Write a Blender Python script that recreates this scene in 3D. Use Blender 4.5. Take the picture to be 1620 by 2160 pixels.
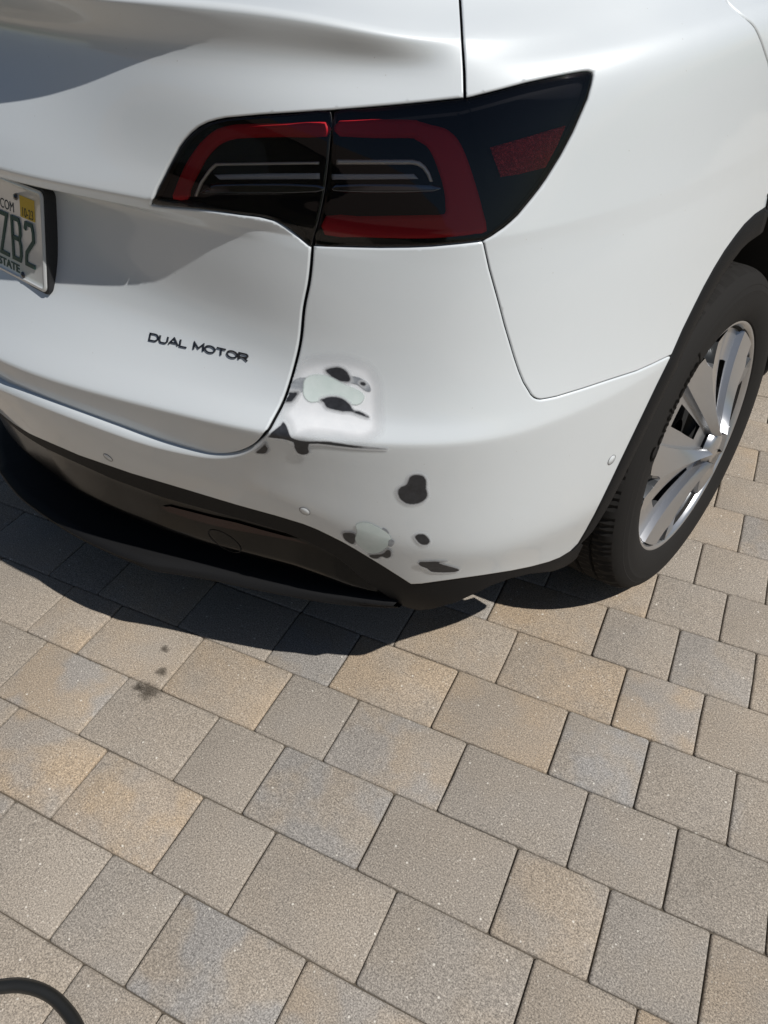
import bpy, bmesh, math, random
import numpy as np
from mathutils import Vector, Matrix, geometry
from mathutils.bvhtree import BVHTree

scene = bpy.context.scene
for o in list(bpy.data.objects):
    bpy.data.objects.remove(o, do_unlink=True)
rnd = random.Random(7)

# ------------------------------------------------------------------ camera
# world = car frame: x to the car's right, y forward, z up, origin under the rear axle
CAM = np.array([1.328, -1.391, 1.2744])
YAW, PITCH, ROLL, FOC = -0.741424, 0.706587, 0.0253347, 1602.15
def cam_axes(yaw, pitch, roll):
    cy, sy = math.cos(yaw), math.sin(yaw)
    f = np.array([sy, cy, 0.0]); r = np.array([cy, -sy, 0.0])
    cp, sp = math.cos(pitch), math.sin(pitch)
    fw = f*cp + np.array([0, 0, -sp]); dn = -f*sp + np.array([0, 0, -cp])
    cr, sr = math.cos(roll), math.sin(roll)
    return np.array([r*cr + dn*sr, -r*sr + dn*cr, fw])
CR = cam_axes(YAW, PITCH, ROLL)
cd = bpy.data.cameras.new('camera')
cd.sensor_fit = 'VERTICAL'; cd.sensor_height = 24.0; cd.lens = 24.0*FOC/2160.0
cd.clip_start = 0.02; cd.clip_end = 3000
cam = bpy.data.objects.new('camera', cd)
scene.collection.objects.link(cam)
M = Matrix(((CR[0][0], -CR[1][0], -CR[2][0], CAM[0]),
            (CR[0][1], -CR[1][1], -CR[2][1], CAM[1]),
            (CR[0][2], -CR[1][2], -CR[2][2], CAM[2]), (0, 0, 0, 1)))
cam.matrix_world = M
scene.camera = cam

# ------------------------------------------------------------------ light
SUN_DIR = Vector((0.72, 0.08, 1.0)).normalized()       # towards the sun
SUN_EL = math.asin(SUN_DIR.z)
SUN_AZ = math.atan2(SUN_DIR.x, SUN_DIR.y)               # clockwise from +y
world = bpy.data.worlds.new('World'); scene.world = world
world.use_nodes = True
wn = world.node_tree; wn.nodes.clear()
sky = wn.nodes.new('ShaderNodeTexSky'); sky.sky_type = 'NISHITA'; sky.sun_disc = False
sky.sun_elevation = SUN_EL; sky.sun_rotation = SUN_AZ
sky.air_density = 1.0; sky.dust_density = 0.6; sky.ozone_density = 1.0
bg = wn.nodes.new('ShaderNodeBackground'); bg.inputs['Strength'].default_value = 0.05
wo = wn.nodes.new('ShaderNodeOutputWorld')
wn.links.new(sky.outputs[0], bg.inputs[0]); wn.links.new(bg.outputs[0], wo.inputs[0])
sl = bpy.data.lights.new('sun', 'SUN'); sl.energy = 5.0; sl.angle = math.radians(0.53)
sl.color = (1.0, 0.975, 0.94)
so = bpy.data.objects.new('sun', sl); scene.collection.objects.link(so)
so.rotation_euler = SUN_DIR.to_track_quat('Z', 'Y').to_euler()
so.location = (3, 0, 8)
vs = scene.view_settings
vs.view_transform = 'Standard'; vs.look = 'None'; vs.exposure = -0.03; vs.gamma = 1.0
vs.use_curve_mapping = False
scene.render.engine = 'CYCLES'

# ------------------------------------------------------------------ helpers
def ray(px, py):
    d = np.array([(px-810)/FOC, (py-1080)/FOC, 1.0]) @ CR
    return d/np.linalg.norm(d)
def hit(px, py, **k):
    d = ray(px, py); a, v = list(k.items())[0]; i = 'xyz'.index(a)
    return CAM + (v-CAM[i])/d[i]*d
def link(o):
    scene.collection.objects.link(o); return o
def tag(o, label=None, cat=None, group=None, kind=None):
    if label: o['label'] = label
    if cat: o['category'] = cat
    if group: o['group'] = group
    if kind: o['kind'] = kind
    return o
def empty(name, loc=(0, 0, 0), rz=0.0):
    o = bpy.data.objects.new(name, None); o.location = loc; o.rotation_euler = (0, 0, rz)
    o.empty_display_size = 0.1
    return link(o)
def obj(name, verts, faces, mat, parent=None, smooth=True, normals=None):
    me = bpy.data.meshes.new(name)
    me.from_pydata([tuple(map(float, v)) for v in verts], [], [tuple(f) for f in faces])
    me.validate(); me.update()
    if smooth:
        me.polygons.foreach_set('use_smooth', [True]*len(me.polygons))
    if normals is not None and len(normals) == len(me.vertices):
        me.normals_split_custom_set_from_vertices([tuple(map(float, n)) for n in normals])
    me.materials.append(mat)
    o = link(bpy.data.objects.new(name, me))
    if parent is not None: o.parent = parent
    return o
def bm_obj(name, bm, mat, parent=None, smooth=True, angle=None):
    me = bpy.data.meshes.new(name); bm.to_mesh(me); bm.free()
    if smooth:
        me.polygons.foreach_set('use_smooth', [True]*len(me.polygons))
        if angle is not None: me.set_sharp_from_angle(angle=math.radians(angle))
    me.materials.append(mat)
    o = link(bpy.data.objects.new(name, me))
    if parent is not None: o.parent = parent
    return o
class NT:
    def __init__(s, name):
        s.m = bpy.data.materials.new(name); s.m.use_nodes = True
        s.t = s.m.node_tree; s.n = s.t.nodes; s.n.clear()
        s.out = s.n.new('ShaderNodeOutputMaterial')
    def new(s, typ, props=None, **ins):
        k = s.n.new(typ)
        for a, v in (props or {}).items(): setattr(k, a, v)
        for a, v in ins.items():
            a = a.replace('_', ' ')
            i = k.inputs[int(a)] if a.isdigit() else k.inputs[a]
            if isinstance(v, bpy.types.NodeSocket): s.t.links.new(v, i)
            else: i.default_value = v
        return k
    def link(s, a, b): s.t.links.new(a, b)
    def val(s, v): return (v[0], v[1], v[2], 1.0) if len(v) == 3 else v
    def mix(s, fac, a, b, mode='MIX'):
        k = s.n.new('ShaderNodeMix'); k.data_type = 'RGBA'; k.blend_type = mode
        for sock, v in ((k.inputs[0], fac), (k.inputs[6], a), (k.inputs[7], b)):
            if isinstance(v, bpy.types.NodeSocket): s.t.links.new(v, sock)
            else: sock.default_value = s.val(v) if not isinstance(v, (int, float)) else v
        return k.outputs[2]
    def math(s, op, a, b=0.0, clamp=False):
        k = s.n.new('ShaderNodeMath'); k.operation = op; k.use_clamp = clamp
        for sock, v in ((k.inputs[0], a), (k.inputs[1], b)):
            if isinstance(v, bpy.types.NodeSocket): s.t.links.new(v, sock)
            else: sock.default_value = v
        return k.outputs[0]
    def ramp(s, fac, stops, interp='LINEAR'):
        k = s.n.new('ShaderNodeValToRGB'); k.color_ramp.interpolation = interp
        e = k.color_ramp.elements
        while len(e) < len(stops): e.new(0.5)
        for el, (p, c) in zip(e, stops):
            el.position = p; el.color = s.val(c) if not isinstance(c, (int, float)) else (c, c, c, 1)
        s.t.links.new(fac, k.inputs[0]); return k.outputs[0]
    def noise(s, scale, detail=4, rough=0.55, vec=None):
        k = s.n.new('ShaderNodeTexNoise'); k.inputs['Scale'].default_value = scale
        k.inputs['Detail'].default_value = detail; k.inputs['Roughness'].default_value = rough
        if vec is not None: s.t.links.new(vec, k.inputs['Vector'])
        return k.outputs['Fac']
    def coord(s, what='Object'):
        if what == 'Position':
            return s.n.new('ShaderNodeNewGeometry').outputs['Position']
        return s.n.new('ShaderNodeTexCoord').outputs[what]
    def bump(s, h, strength=0.3, dist=0.001):
        return s.new('ShaderNodeBump', None, Height=h, Strength=strength, Distance=dist).outputs[0]
    def bsdf(s, **ins):
        k = s.new('ShaderNodeBsdfPrincipled', None, **ins); s.t.links.new(k.outputs[0], s.out.inputs[0]); return k
def simple(name, col, rough=0.5, metal=0.0, coat=0.0, spec=0.5, bumps=None):
    t = NT(name)
    ins = dict(Base_Color=t.val(col), Roughness=rough, Metallic=metal)
    if bumps:
        sc, st, di = bumps
        ins['Normal'] = t.bump(t.noise(sc, 5, 0.6, t.coord('Position')), st, di)
    b = t.bsdf(**ins)
    b.inputs['Coat Weight'].default_value = coat; b.inputs['Coat Roughness'].default_value = 0.03
    b.inputs['Specular IOR Level'].default_value = spec
    return t.m

# ------------------------------------------------------------------ materials
def mat_paint():
    t = NT('pearl_white_paint'); p = t.coord('Position')
    fl = t.new('ShaderNodeTexVoronoi', dict(feature='F1'), Vector=p, Scale=2600.0)
    wn2 = t.new('ShaderNodeSeparateColor', None, Color=fl.outputs['Color']).outputs[0]
    dust = t.ramp(t.noise(9, 6, 0.7, p), [(0.35, 0.0), (0.75, 1.0)])
    col = t.mix(t.math('MULTIPLY', dust, 0.10), (0.590, 0.622, 0.632), (0.52, 0.53, 0.51))
    sp = t.new('ShaderNodeTexVoronoi', None, Vector=p, Scale=85.0)
    sr = t.new('ShaderNodeSeparateColor', None, Color=sp.outputs['Color'])
    speck = t.math('MULTIPLY', t.ramp(sp.outputs['Distance'], [(.05, 1.), (.09, 0.)]), t.ramp(sr.outputs[0], [(.93, 0.), (.95, 1.)]))
    col = t.mix(t.math('MULTIPLY', speck, .45), col, (0.30, 0.27, 0.22))
    col = t.mix(t.ramp(wn2, [(0.0, 0.0), (1.0, 0.12)]), col, (0.72, 0.74, 0.78))
    r = t.math('ADD', 0.46, t.math('MULTIPLY', dust, 0.1))
    b = t.bsdf(Base_Color=col, Roughness=r, Metallic=0.12)
    b.inputs['Coat Weight'].default_value = 1.0
    t.link(t.ramp(t.noise(14, 6, 0.65, p), [(0.3, 0.02), (0.8, 0.07)]), b.inputs['Coat Roughness'])
    b.inputs['Normal'].default_value
    n = t.bump(t.noise(420, 2, 0.5, p), 0.04, 0.0006)
    t.link(n, b.inputs['Coat Normal'])
    return t.m
PAINT = mat_paint()
PLASTIC = simple('textured_black_plastic', (0.010, 0.010, 0.0105), 0.6, spec=0.12, bumps=(900, 0.35, 0.0006))
GLOSSBLACK = simple('gloss_black', (0.006, 0.006, 0.007), 0.08, coat=1.0)
DARK = simple('unlit_black_void', (0.006, 0.006, 0.006), 0.9)
RUBBER_SHADE = simple('rubber_and_gap_shade', (0.012, 0.012, 0.013), 0.6)  # black for rubber parts, and painted-in shade down the panel gaps

# ------------------------------------------------------------------ car body surface
# stations round the car (rear centre -> right side -> forward), rows from the hem upwards
STX = [0, .21, .41, .58, .69, .785, .853, .896, .928, .953, .963, .965, .963, .957, .953]
STY = [-.99, -.970, -.918, -.868, -.813, -.748, -.682, -.600, -.500, -.38, -.20, 0, .3, .9, 2.0]
NS = len(STX)
def ext(a):                      # pad a row of values given for the first stations
    a = list(a); return a + [a[-1]]*(NS-len(a))
PL = np.array([STX, STY]).T
ns = []
for i in range(NS):
    a = PL[max(i-1, 0)] if i else PL[1]*[-1, 1]; b = PL[min(i+1, NS-1)]
    t_ = b-a; t_ /= np.linalg.norm(t_); ns.append([-t_[1], t_[0]])
INN = np.array(ns)              # inward normals
def roff(d, z):
    d = np.array(ext(d)); z = np.array(ext(z))
    q = PL + INN*d[:, None]
    return np.column_stack([q, z])
ROWS = [  # (points, sigma)
 (roff([.13,.13,.13,.13,.13,.12,.10,.09,.08], [.19,.19,.19,.19,.19,.19,.19,.20,.20]), .4),
 (roff([.062,.062,.062,.062,.066,.062,.054,.048,.044,.042], [.39,.40,.41,.40,.34,.29,.28,.28,.28]), .35),
 (roff([.034,.034,.036,.038,.036,.032,.034,.030,.026,.024,.024], [.48,.49,.50,.49,.44,.40,.38,.37,.36]), .3),
 (roff([.022,.022,.024,.026,.020,.013,.010,.006,.003,.003,.003], [.53,.54,.55,.545,.51,.47,.455,.45,.445]), .22),
 (roff([.008,.009,.012,.018,.014,.007,.007,.004,.001,0,0], [.59,.60,.605,.60,.59,.575,.57,.57,.57]), .4),
 (roff([0]*9, [.652,.662,.670,.673,.673,.673,.672,.672,.676,.676,.676,.68]), .075),
 (roff([.050,.050,.046,.040,.030,.020,.014,.010,.008,.006,.005], [.705,.712,.715,.71,.705,.705,.705,.71,.715]), .30),
 (roff([.105,.105,.098,.078,.054,.038,.030,.023,.017,.014,.012], [.775,.78,.78,.775,.765,.765,.765,.77,.78]), .45),
 (roff([.135,.128,.103,.080,.063,.051,.041,.032,.025,.02,.018], [.86,.86,.855,.85,.84,.84,.84,.845,.85]), .40),
 (roff([.157,.143,.108,.086,.072,.061,.050,.040,.032,.027,.023], [.917,.917,.915,.910,.905,.90,.90,.905,.91]), .12),
 (roff([.097,.096,.092,.088,.076,.063,.052,.042,.033,.028,.024], [.925,.926,.928,.925,.920,.915,.915,.92,.925]), .06),
 (roff([.086,.085,.083,.084,.077,.065,.054,.043,.034,.029,.025], [.944,.945,.945,.940,.935,.930,.930,.935,.94]), .08),
 (roff([.115,.112,.104,.100,.094,.081,.069,.054,.040,.035,.030], [1.0,1.0,1.0,.995,.990,.985,.985,.99,.99]), .45),
 (roff([.168,.152,.112,.108,.107,.100,.087,.066,.046,.040,.035], [1.065,1.065,1.06,1.055,1.05,1.05,1.048,1.05,1.05]), .45),
 (roff([.205,.184,.130,.130,.136,.135,.115,.084,.055,.047,.042], [1.118,1.118,1.112,1.105,1.098,1.095,1.095,1.098,1.102,1.106,1.11]), .30),
 (np.array([(0,-.872,1.160),(.20,-.851,1.161),(.40,-.800,1.163),(.555,-.747,1.158),(.64,-.700,1.145),(.70,-.66,1.130),(.752,-.59,1.124),(.802,-.51,1.124),(.842,-.43,1.130),(.865,-.33,1.138),(.877,-.17,1.142),(.882,0,1.142),(.88,.3,1.142),(.87,.9,1.142),(.865,2.0,1.12)]), .10),
 (np.array([(0,-.74,1.172),(.20,-.738,1.173),(.385,-.71,1.176),(.515,-.672,1.174),(.595,-.625,1.166),(.655,-.57,1.162),(.702,-.505,1.163),(.75,-.435,1.168),(.79,-.36,1.178),(.812,-.27,1.183),(.825,-.14,1.19),(.83,0,1.195),(.828,.3,1.195),(.82,.9,1.195),(.815,2.0,1.15)]), .45),
 (np.array([(0,-.58,1.20),(.19,-.575,1.205),(.35,-.55,1.22),(.46,-.52,1.235),(.54,-.48,1.245),(.60,-.43,1.255),(.65,-.38,1.265),(.69,-.33,1.275),(.722,-.27,1.285),(.74,-.2,1.295),(.755,-.1,1.30),(.765,0,1.31),(.76,.3,1.32),(.75,.9,1.32),(.75,2.0,1.22)]), .45),
]
NR = len(ROWS)
CTRL = np.array([r[0] for r in ROWS])            # NR x NS x 3
SIG = np.array([r[1] for r in ROWS])
# mirror stations for x<0 so that the centre is smooth
mir = CTRL[:, 1:4][:, ::-1].copy(); mir[..., 0] *= -1
CT = np.concatenate([mir, CTRL], axis=1); OFFS = 3
NSM = CT.shape[1]
def catmull(P, t):
    n = len(P); i = np.clip(np.floor(t).astype(int), 0, n-2); f = (t-i)[:, None]
    def g(j): 
        j = np.asarray(j); r = P[np.clip(j, 0, n-1)].copy()
        lo = j < 0; hi = j > n-1
        if lo.any(): r[lo] = 2*P[0]-P[1]
        if hi.any(): r[hi] = 2*P[-1]-P[-2]
        return r
    p0, p1, p2, p3 = g(i-1), g(i), g(i+1), g(i+2)
    return 0.5*(2*p1 + (p2-p0)*f + (2*p0-5*p1+4*p2-p3)*f*f + (3*p1-p0-3*p2+p3)*f**3)
NU, NV = 16, 16
tu = np.linspace(0, NSM-1, (NSM-1)*NU+1); tv = np.linspace(0, NR-1, (NR-1)*NV+1)
# u interpolation
A = np.stack([catmull(CT[k], tu) for k in range(NR)])            # NR x U x 3
# Gaussian smoothing along u (index space)
def gsmooth(arr, sig, axis_len):
    h = int(3*sig)+1; w = np.exp(-0.5*(np.arange(-h, h+1)/sig)**2); w /= w.sum()
    pad = np.concatenate([2*arr[:, :1]-arr[:, h:0:-1], arr, 2*arr[:, -1:]-arr[:, -2:-h-2:-1]], 1)
    return sum(w[k]*pad[:, k:k+axis_len] for k in range(2*h+1))
A = gsmooth(A, 9.0, A.shape[1])
# v: piecewise linear then variable gaussian
lin = np.empty((len(tv), A.shape[1], 3))
for j, t in enumerate(tv):
    i = min(int(t), NR-2); f = t-i; lin[j] = A[i]*(1-f)+A[i+1]*f
Gd = np.empty_like(lin)
sv = np.interp(tv, np.arange(NR), SIG)
# keep smoothing kernels local: linear extension at the ends
h = 3*NV
padn = np.arange(1, h+1)
top = lin[-1]+(lin[-1]-lin[-2])[None]*padn[:, None, None]
bot = lin[0]-(lin[1]-lin[0])[None]*padn[::-1][:, None, None]
lp = np.concatenate([bot, lin, top], 0); tp = np.concatenate([tv[0]-padn[::-1]/NV, tv, tv[-1]+padn/NV])
for j, t in enumerate(tv):
    w = np.exp(-0.5*((tp-t)/max(sv[j], .03))**2); w /= w.sum()
    m = w > 1e-5
    Gd[j] = np.tensordot(w[m], lp[m], (0, 0))
GV, GU = Gd.shape[:2]
# metric parameters
CK = 5                          # row index of the crease
cr_row = Gd[CK*NV]; UM = np.concatenate([[0], np.cumsum(np.linalg.norm(np.diff(cr_row[:, :2], axis=0), axis=1))])
i0 = OFFS*NU; UM -= UM[i0]
sel = slice(i0, i0+9*NU)
VM = np.concatenate([[0], np.cumsum(np.linalg.norm(np.diff(Gd[:, sel], axis=0), axis=2).mean(1))])
def S(U, V):
    """points on the body surface for metric coordinates (arrays)"""
    gu = np.interp(U, UM, np.arange(GU)); gv = np.interp(V, VM, np.arange(GV))
    iu = np.clip(np.floor(gu).astype(int), 1, GU-3); iv = np.clip(np.floor(gv).astype(int), 1, GV-3)
    fu = gu-iu; fv = gv-iv
    def wts(f):
        return [0.5*(-f+2*f*f-f**3), 0.5*(2-5*f*f+3*f**3), 0.5*(f+4*f*f-3*f**3), 0.5*(-f*f+f**3)]
    wu, wv = wts(fu), wts(fv); out = np.zeros((len(gu), 3))
    for a in range(4):
        for b in range(4):
            out += (wv[a]*wu[b])[:, None]*Gd[iv-1+a, iu-1+b]
    return out
def SN(U, V):
    e = 0.0012
    du = S(U+e, V)-S(U-e, V); dv = S(U, V+e)-S(U, V-e)
    n = np.cross(du, dv); n /= np.linalg.norm(n, axis=1)[:, None]+1e-12
    return n                       # outward (checked below)
_n = SN(np.array([0.1]), np.array([VM[5*NV]+.1]))[0]
SGN = 1.0 if _n[1] < 0 else -1.0
# ray casting on the surface
vv = Gd.reshape(-1, 3)
ff = [(j*GU+i, j*GU+i+1, (j+1)*GU+i+1, (j+1)*GU+i) for j in range(GV-1) for i in range(GU-1)]
BV = BVHTree.FromPolygons([tuple(v) for v in vv], ff)
def cast(px, py):
    d = ray(px, py)
    loc, nor, idx, dist = BV.ray_cast(Vector(CAM), Vector(d))
    if loc is None: return None
    j, i = divmod(idx, GU-1)
    a, b, c, e = Gd[j, i], Gd[j, i+1], Gd[j+1, i+1], Gd[j+1, i]
    p = np.array(loc)
    s = t = 0.5
    for _ in range(8):            # invert the bilinear quad
        q = a*(1-s)*(1-t)+b*s*(1-t)+c*s*t+e*(1-s)*t
        ds = (b-a)*(1-t)+(c-e)*t; dt = (e-a)*(1-s)+(c-b)*s
        J = np.array([ds, dt]).T; r = p-q
        x = np.linalg.lstsq(J, r, rcond=None)[0]; s += x[0]; t += x[1]
    gu, gv = i+s, j+t
    return (np.interp(gu, np.arange(GU), UM), np.interp(gv, np.arange(GV), VM))
def trace(pts, step=9.0):
    """dense (U,V) polyline under a pixel polyline; tuples of ('uv',U,V) pass through"""
    pix = [p for p in pts]
    out = []
    for k in range(len(pix)-1):
        a, b = np.array(pix[k], float), np.array(pix[k+1], float)
        n = max(1, int(np.linalg.norm(b-a)/step))
        for m in range(n): out.append(a+(b-a)*m/n)
    out.append(np.array(pix[-1], float))
    uv = [cast(*p) for p in out]
    miss = [tuple(np.round(p)) for p, u in zip(out, uv) if u is None]
    if miss: print('MISS', miss[:6], len(miss))
    return [u for u in uv if u is not None]
def smooth_px(pts, n=6, closed=False):
    """Catmull-Rom through pixel points"""
    P = np.array(pts, float)
    if closed:
        Q = np.vstack([P[-1], P, P[0], P[1]])
        t = np.linspace(1, len(P)+1, len(P)*n+1)[:-1]
        return [tuple(v) for v in catmull(Q, t)]
    t = np.linspace(0, len(P)-1, (len(P)-1)*n+1)
    return [tuple(v) for v in catmull(P, t)]
def US(s): return float(np.interp(s+OFFS, np.arange(NSM), UM[::NU]))
def VR(r): return float(np.interp(r, np.arange(NR), VM[::NV]))
def castx(y, z):
    loc, nor, idx, dist = BV.ray_cast(Vector((3, y, z)), Vector((-1, 0, 0)))
    j, i = divmod(idx, GU-1)
    a, b, c = Gd[j, i], Gd[j, i+1], Gd[j+1, i]
    p = np.array(loc); r = p-a
    J = np.array([b-a, c-a]).T; x = np.linalg.lstsq(J, r, rcond=None)[0]
    return (np.interp(i+x[0], np.arange(GU), UM), np.interp(j+x[1], np.arange(GV), VM))
def clip_left(poly, u0=0.0):
    out = []
    for k in range(len(poly)):
        a, b = poly[k-1], poly[k]
        if (a[0] >= u0) != (b[0] >= u0):
            t = (u0-a[0])/(b[0]-a[0]); out.append((u0, a[1]+t*(b[1]-a[1])))
        if b[0] >= u0: out.append(b)
    return out
def resample(poly, step=.005, closed=True):
    out = []
    n = len(poly)
    for k in range(n if closed else n-1):
        a, b = np.array(poly[k]), np.array(poly[(k+1) % n])
        L = np.linalg.norm(b-a)
        if L < 1e-5: continue
        m = max(1, int(round(L/step)))
        for i in range(m): out.append(tuple(a+(b-a)*i/m))
    if not closed: out.append(tuple(poly[-1]))
    return out
def dist_to(poly, pts, closed=True):
    P = np.array(poly); Q = np.roll(P, -1, 0)
    if not closed: P, Q = P[:-1], Q[:-1]
    D = np.full(len(pts), 9.0)
    for i in range(0, len(P), 64):
        a, b = P[i:i+64], Q[i:i+64]; ab = b-a; L = (ab**2).sum(1)+1e-12
        t = np.clip(((pts[:, None]-a)*ab).sum(2)/L, 0, 1)
        d = np.linalg.norm(pts[:, None]-(a+t[..., None]*ab), axis=2).min(1)
        D = np.minimum(D, d)
    return D
def inside(poly, pts):
    P = np.array(poly); x, y = pts[:, 0], pts[:, 1]; c = np.zeros(len(pts), bool)
    j = len(P)-1
    for i in range(len(P)):
        m = ((P[i, 1] > y) != (P[j, 1] > y))
        if m.any():
            xx = (P[j, 0]-P[i, 0])*(y-P[i, 1])/(P[j, 1]-P[i, 1]+1e-15)+P[i, 0]
            c ^= m & (x < xx)
        j = i
    return c
VSHARP = np.unique(np.concatenate([VM[::3], VM[(CK*NV-8):(CK*NV+9)], VM[int(9.3*NV):int(11.6*NV)], VM[int(14.4*NV):int(15.6*NV):2]]))
def surf_mesh(poly, off=0.0, r=.002, drop=.0012, flange=.014, step=.005, du=.009, vl=None, sym=True, pts_extra=None, rfun=None, offfun=None, painted=.16):
    """panel cut from the body surface: poly = closed (U,V) outline.
       returns verts, faces, normals"""
    poly = resample(poly, step)
    P = np.array(poly)
    us = np.arange(P[:, 0].min(), P[:, 0].max(), du)
    vs_ = VSHARP if vl is None else np.arange(P[:, 1].min(), P[:, 1].max(), vl)
    vs_ = vs_[(vs_ > P[:, 1].min()) & (vs_ < P[:, 1].max())]
    g = np.array([(u, v) for v in vs_ for u in us]) if len(vs_) else np.zeros((0, 2))
    ring = []
    # ring of points at distance r inside the outline
    if r > 0:
        n = len(P); T = np.roll(P, -1, 0)-np.roll(P, 1, 0); T /= np.linalg.norm(T, axis=1)[:, None]+1e-12
        area = 0.5*np.sum(P[:, 0]*np.roll(P[:, 1], -1)-np.roll(P[:, 0], -1)*P[:, 1])
        N_ = np.column_stack([-T[:, 1], T[:, 0]])*(1 if area > 0 else -1)
        for f in ((.35, 1.0) if rfun is None else (.35, 1.0, 1.8, 2.6)):
            q = P+N_*r*f; m = inside(poly, q); q = q[m]; d = dist_to(poly, q); ring.append(q[d > r*f*.8])
    if len(g):
        m = inside(poly, g); g = g[m]; d = dist_to(poly, g); g = g[d > max(r*1.5, min(du, .004)*.6)]
    allp = [P]+ring+([g] if len(g) else [])+([pts_extra] if pts_extra is not None else [])
    Q = np.vstack(allp)
    v2, e2, f2, ov, oe, of = geometry.delaunay_2d_cdt([Vector(q) for q in Q], [], [list(range(len(P)))], 1, 1e-6)
    Q = np.array([(q[0], q[1]) for q in v2])
    faces = [list(f) for f in f2]
    pts = S(Q[:, 0], Q[:, 1]); nor = SN(Q[:, 0], Q[:, 1])*SGN
    seam = Q[:, 0] < 1e-5
    if r > 0:
        Pd = P
        d = dist_to(poly, Q)
        # edges lying on the centre line do not get rounded
        if sym and (P[:, 0] < 1e-5).any():
            a = np.array(poly); b = np.roll(a, -1, 0); keep = ~((a[:, 0] < 1e-5) & (b[:, 0] < 1e-5))
            D = np.full(len(Q), 9.0)
            aa, bb = a[keep], b[keep]
            for i in range(0, len(aa), 64):
                x, y = aa[i:i+64], bb[i:i+64]; ab = y-x; L = (ab**2).sum(1)+1e-12
                t = np.clip(((Q[:, None]-x)*ab).sum(2)/L, 0, 1)
                D = np.minimum(D, np.linalg.norm(Q[:, None]-(x+t[..., None]*ab), axis=2).min(1))
            d = D
        rl = rfun(Q) if rfun is not None else np.full(len(Q), r)
        k = np.clip(1-d/rl, 0, 1); drop = drop*rl/r; dz = drop*(1-np.sqrt(np.clip(1-k**2*.98, 0, 1)))
    else:
        d = np.full(len(Q), 1.0); k = np.zeros(len(Q)); dz = 0*d
    if offfun is not None: off = off+offfun(Q[:, 0])
    pos = pts+nor*(off-dz)[:, None]
    # orientation
    if faces:
        f = faces[len(faces)//2]; a, b, c = pos[f[0]], pos[f[1]], pos[f[2]]
        if np.dot(np.cross(b-a, c-a), nor[f[0]]) < 0: faces = [x[::-1] for x in faces]
    # boundary
    cnt = {}
    for f in faces:
        for i in range(len(f)):
            e = (f[i], f[(i+1) % len(f)]); cnt[e] = 1
    bnd = [e for e in cnt if (e[1], e[0]) not in cnt and not (sym and seam[e[0]] and seam[e[1]])]
    V = [tuple(p) for p in pos]; N = [n for n in nor]
    outw = {}
    for a, b in bnd:
        t = pos[b]-pos[a]; o = np.cross(t, nor[a]); o /= np.linalg.norm(o)+1e-12
        for q in (a, b): outw[q] = outw.get(q, 0)+o
    nflat = len(faces); deep = set(); surf_mesh.all_fl = set()
    if flange > 0:
        idx = {}
        for q, o in outw.items():
            o = o/(np.linalg.norm(o)+1e-12)
            if r > 0: N[q] = (nor[q]*.75+o*.65)/np.linalg.norm(nor[q]*.75+o*.65)
            V.append(tuple(pos[q]-nor[q]*(flange*painted+(dz[q])))); N.append(o); i1 = len(V)-1
            V.append(tuple(pos[q]-nor[q]*flange-o*.001)); N.append(o); idx[q] = (i1, len(V)-1)
        for a, b in bnd:
            surf_mesh.all_fl |= {len(faces), len(faces)+1}; faces.append([b, a, idx[a][0], idx[b][0]]); deep.add(len(faces)); faces.append([idx[b][0], idx[a][0], idx[a][1], idx[b][1]])
    # intermediate normals inside the rounding
    if r > 0 and outw:
        bq = np.array(list(outw)); bo = np.array([outw[q]/(np.linalg.norm(outw[q])+1e-12) for q in bq])
        for q in np.where((d > 1e-4) & (k > .001))[0]:
            j = np.argmin(((Q[bq]-Q[q])**2).sum(1)); kk = k[q]*.65
            n = nor[q]*(1-kk*.4)+bo[j]*kk; N[q] = n/np.linalg.norm(n)
    V = np.array(V); N = np.array(N)
    surf_mesh.deep = sorted(deep)
    if sym and seam.any():
        surf_mesh.deep = sorted(deep)+[i+len(faces) for i in sorted(deep)]
        n0 = len(V); sm = np.zeros(n0, bool); sm[:len(Q)] = seam
        mp = np.arange(n0)+n0
        sel_ = np.where(sm)[0]; V[sel_, 0] = 0; N[sel_, 0] = 0
        V2 = V*[-1, 1, 1]; N2 = N*[-1, 1, 1]
        mp[sel_] = sel_
        faces = faces+[[int(mp[i]) for i in f[::-1]] for f in faces]
        used = sorted(set(i for f in faces for i in f)); rm = {o: i for i, o in enumerate(used)}
        VV = np.vstack([V, V2]); NN = np.vstack([N, N2])
        V = VV[used]; N = NN[used]; faces = [[rm[i] for i in f] for f in faces]
    return V, faces, N
def panel(name, poly, mat, parent, mirror=False, label=None, **k):
    V, F, N = surf_mesh(poly, sym=not mirror, **k)
    o = obj(name, V, F, mat, parent, True, N)
    if mat.name == 'clear_lamp_cover':
        o.data.materials.append(RUBBER_SHADE)
        for i in surf_mesh.all_fl: o.data.polygons[i].material_index = 1
    if mat is PAINT:                 # deep flange faces coloured black for the shade inside the gaps
        o.data.materials.append(RUBBER_SHADE)
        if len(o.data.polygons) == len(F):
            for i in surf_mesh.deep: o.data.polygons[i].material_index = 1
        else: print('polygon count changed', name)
    if label: o['label'] = label
    res = [o]
    if mirror:
        par = mirror if not isinstance(mirror, bool) else parent
        m = obj(name, V*[-1, 1, 1], [f[::-1] for f in F], mat, par, True, N*[-1, 1, 1])
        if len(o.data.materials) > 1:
            m.data.materials.append(RUBBER_SHADE)
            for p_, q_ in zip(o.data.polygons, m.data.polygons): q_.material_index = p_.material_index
        if label: m['label'] = label
        res.append(m)
    return res
def shift(pts, dx, dy): return [(p[0]+dx, p[1]+dy) for p in pts]

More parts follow.
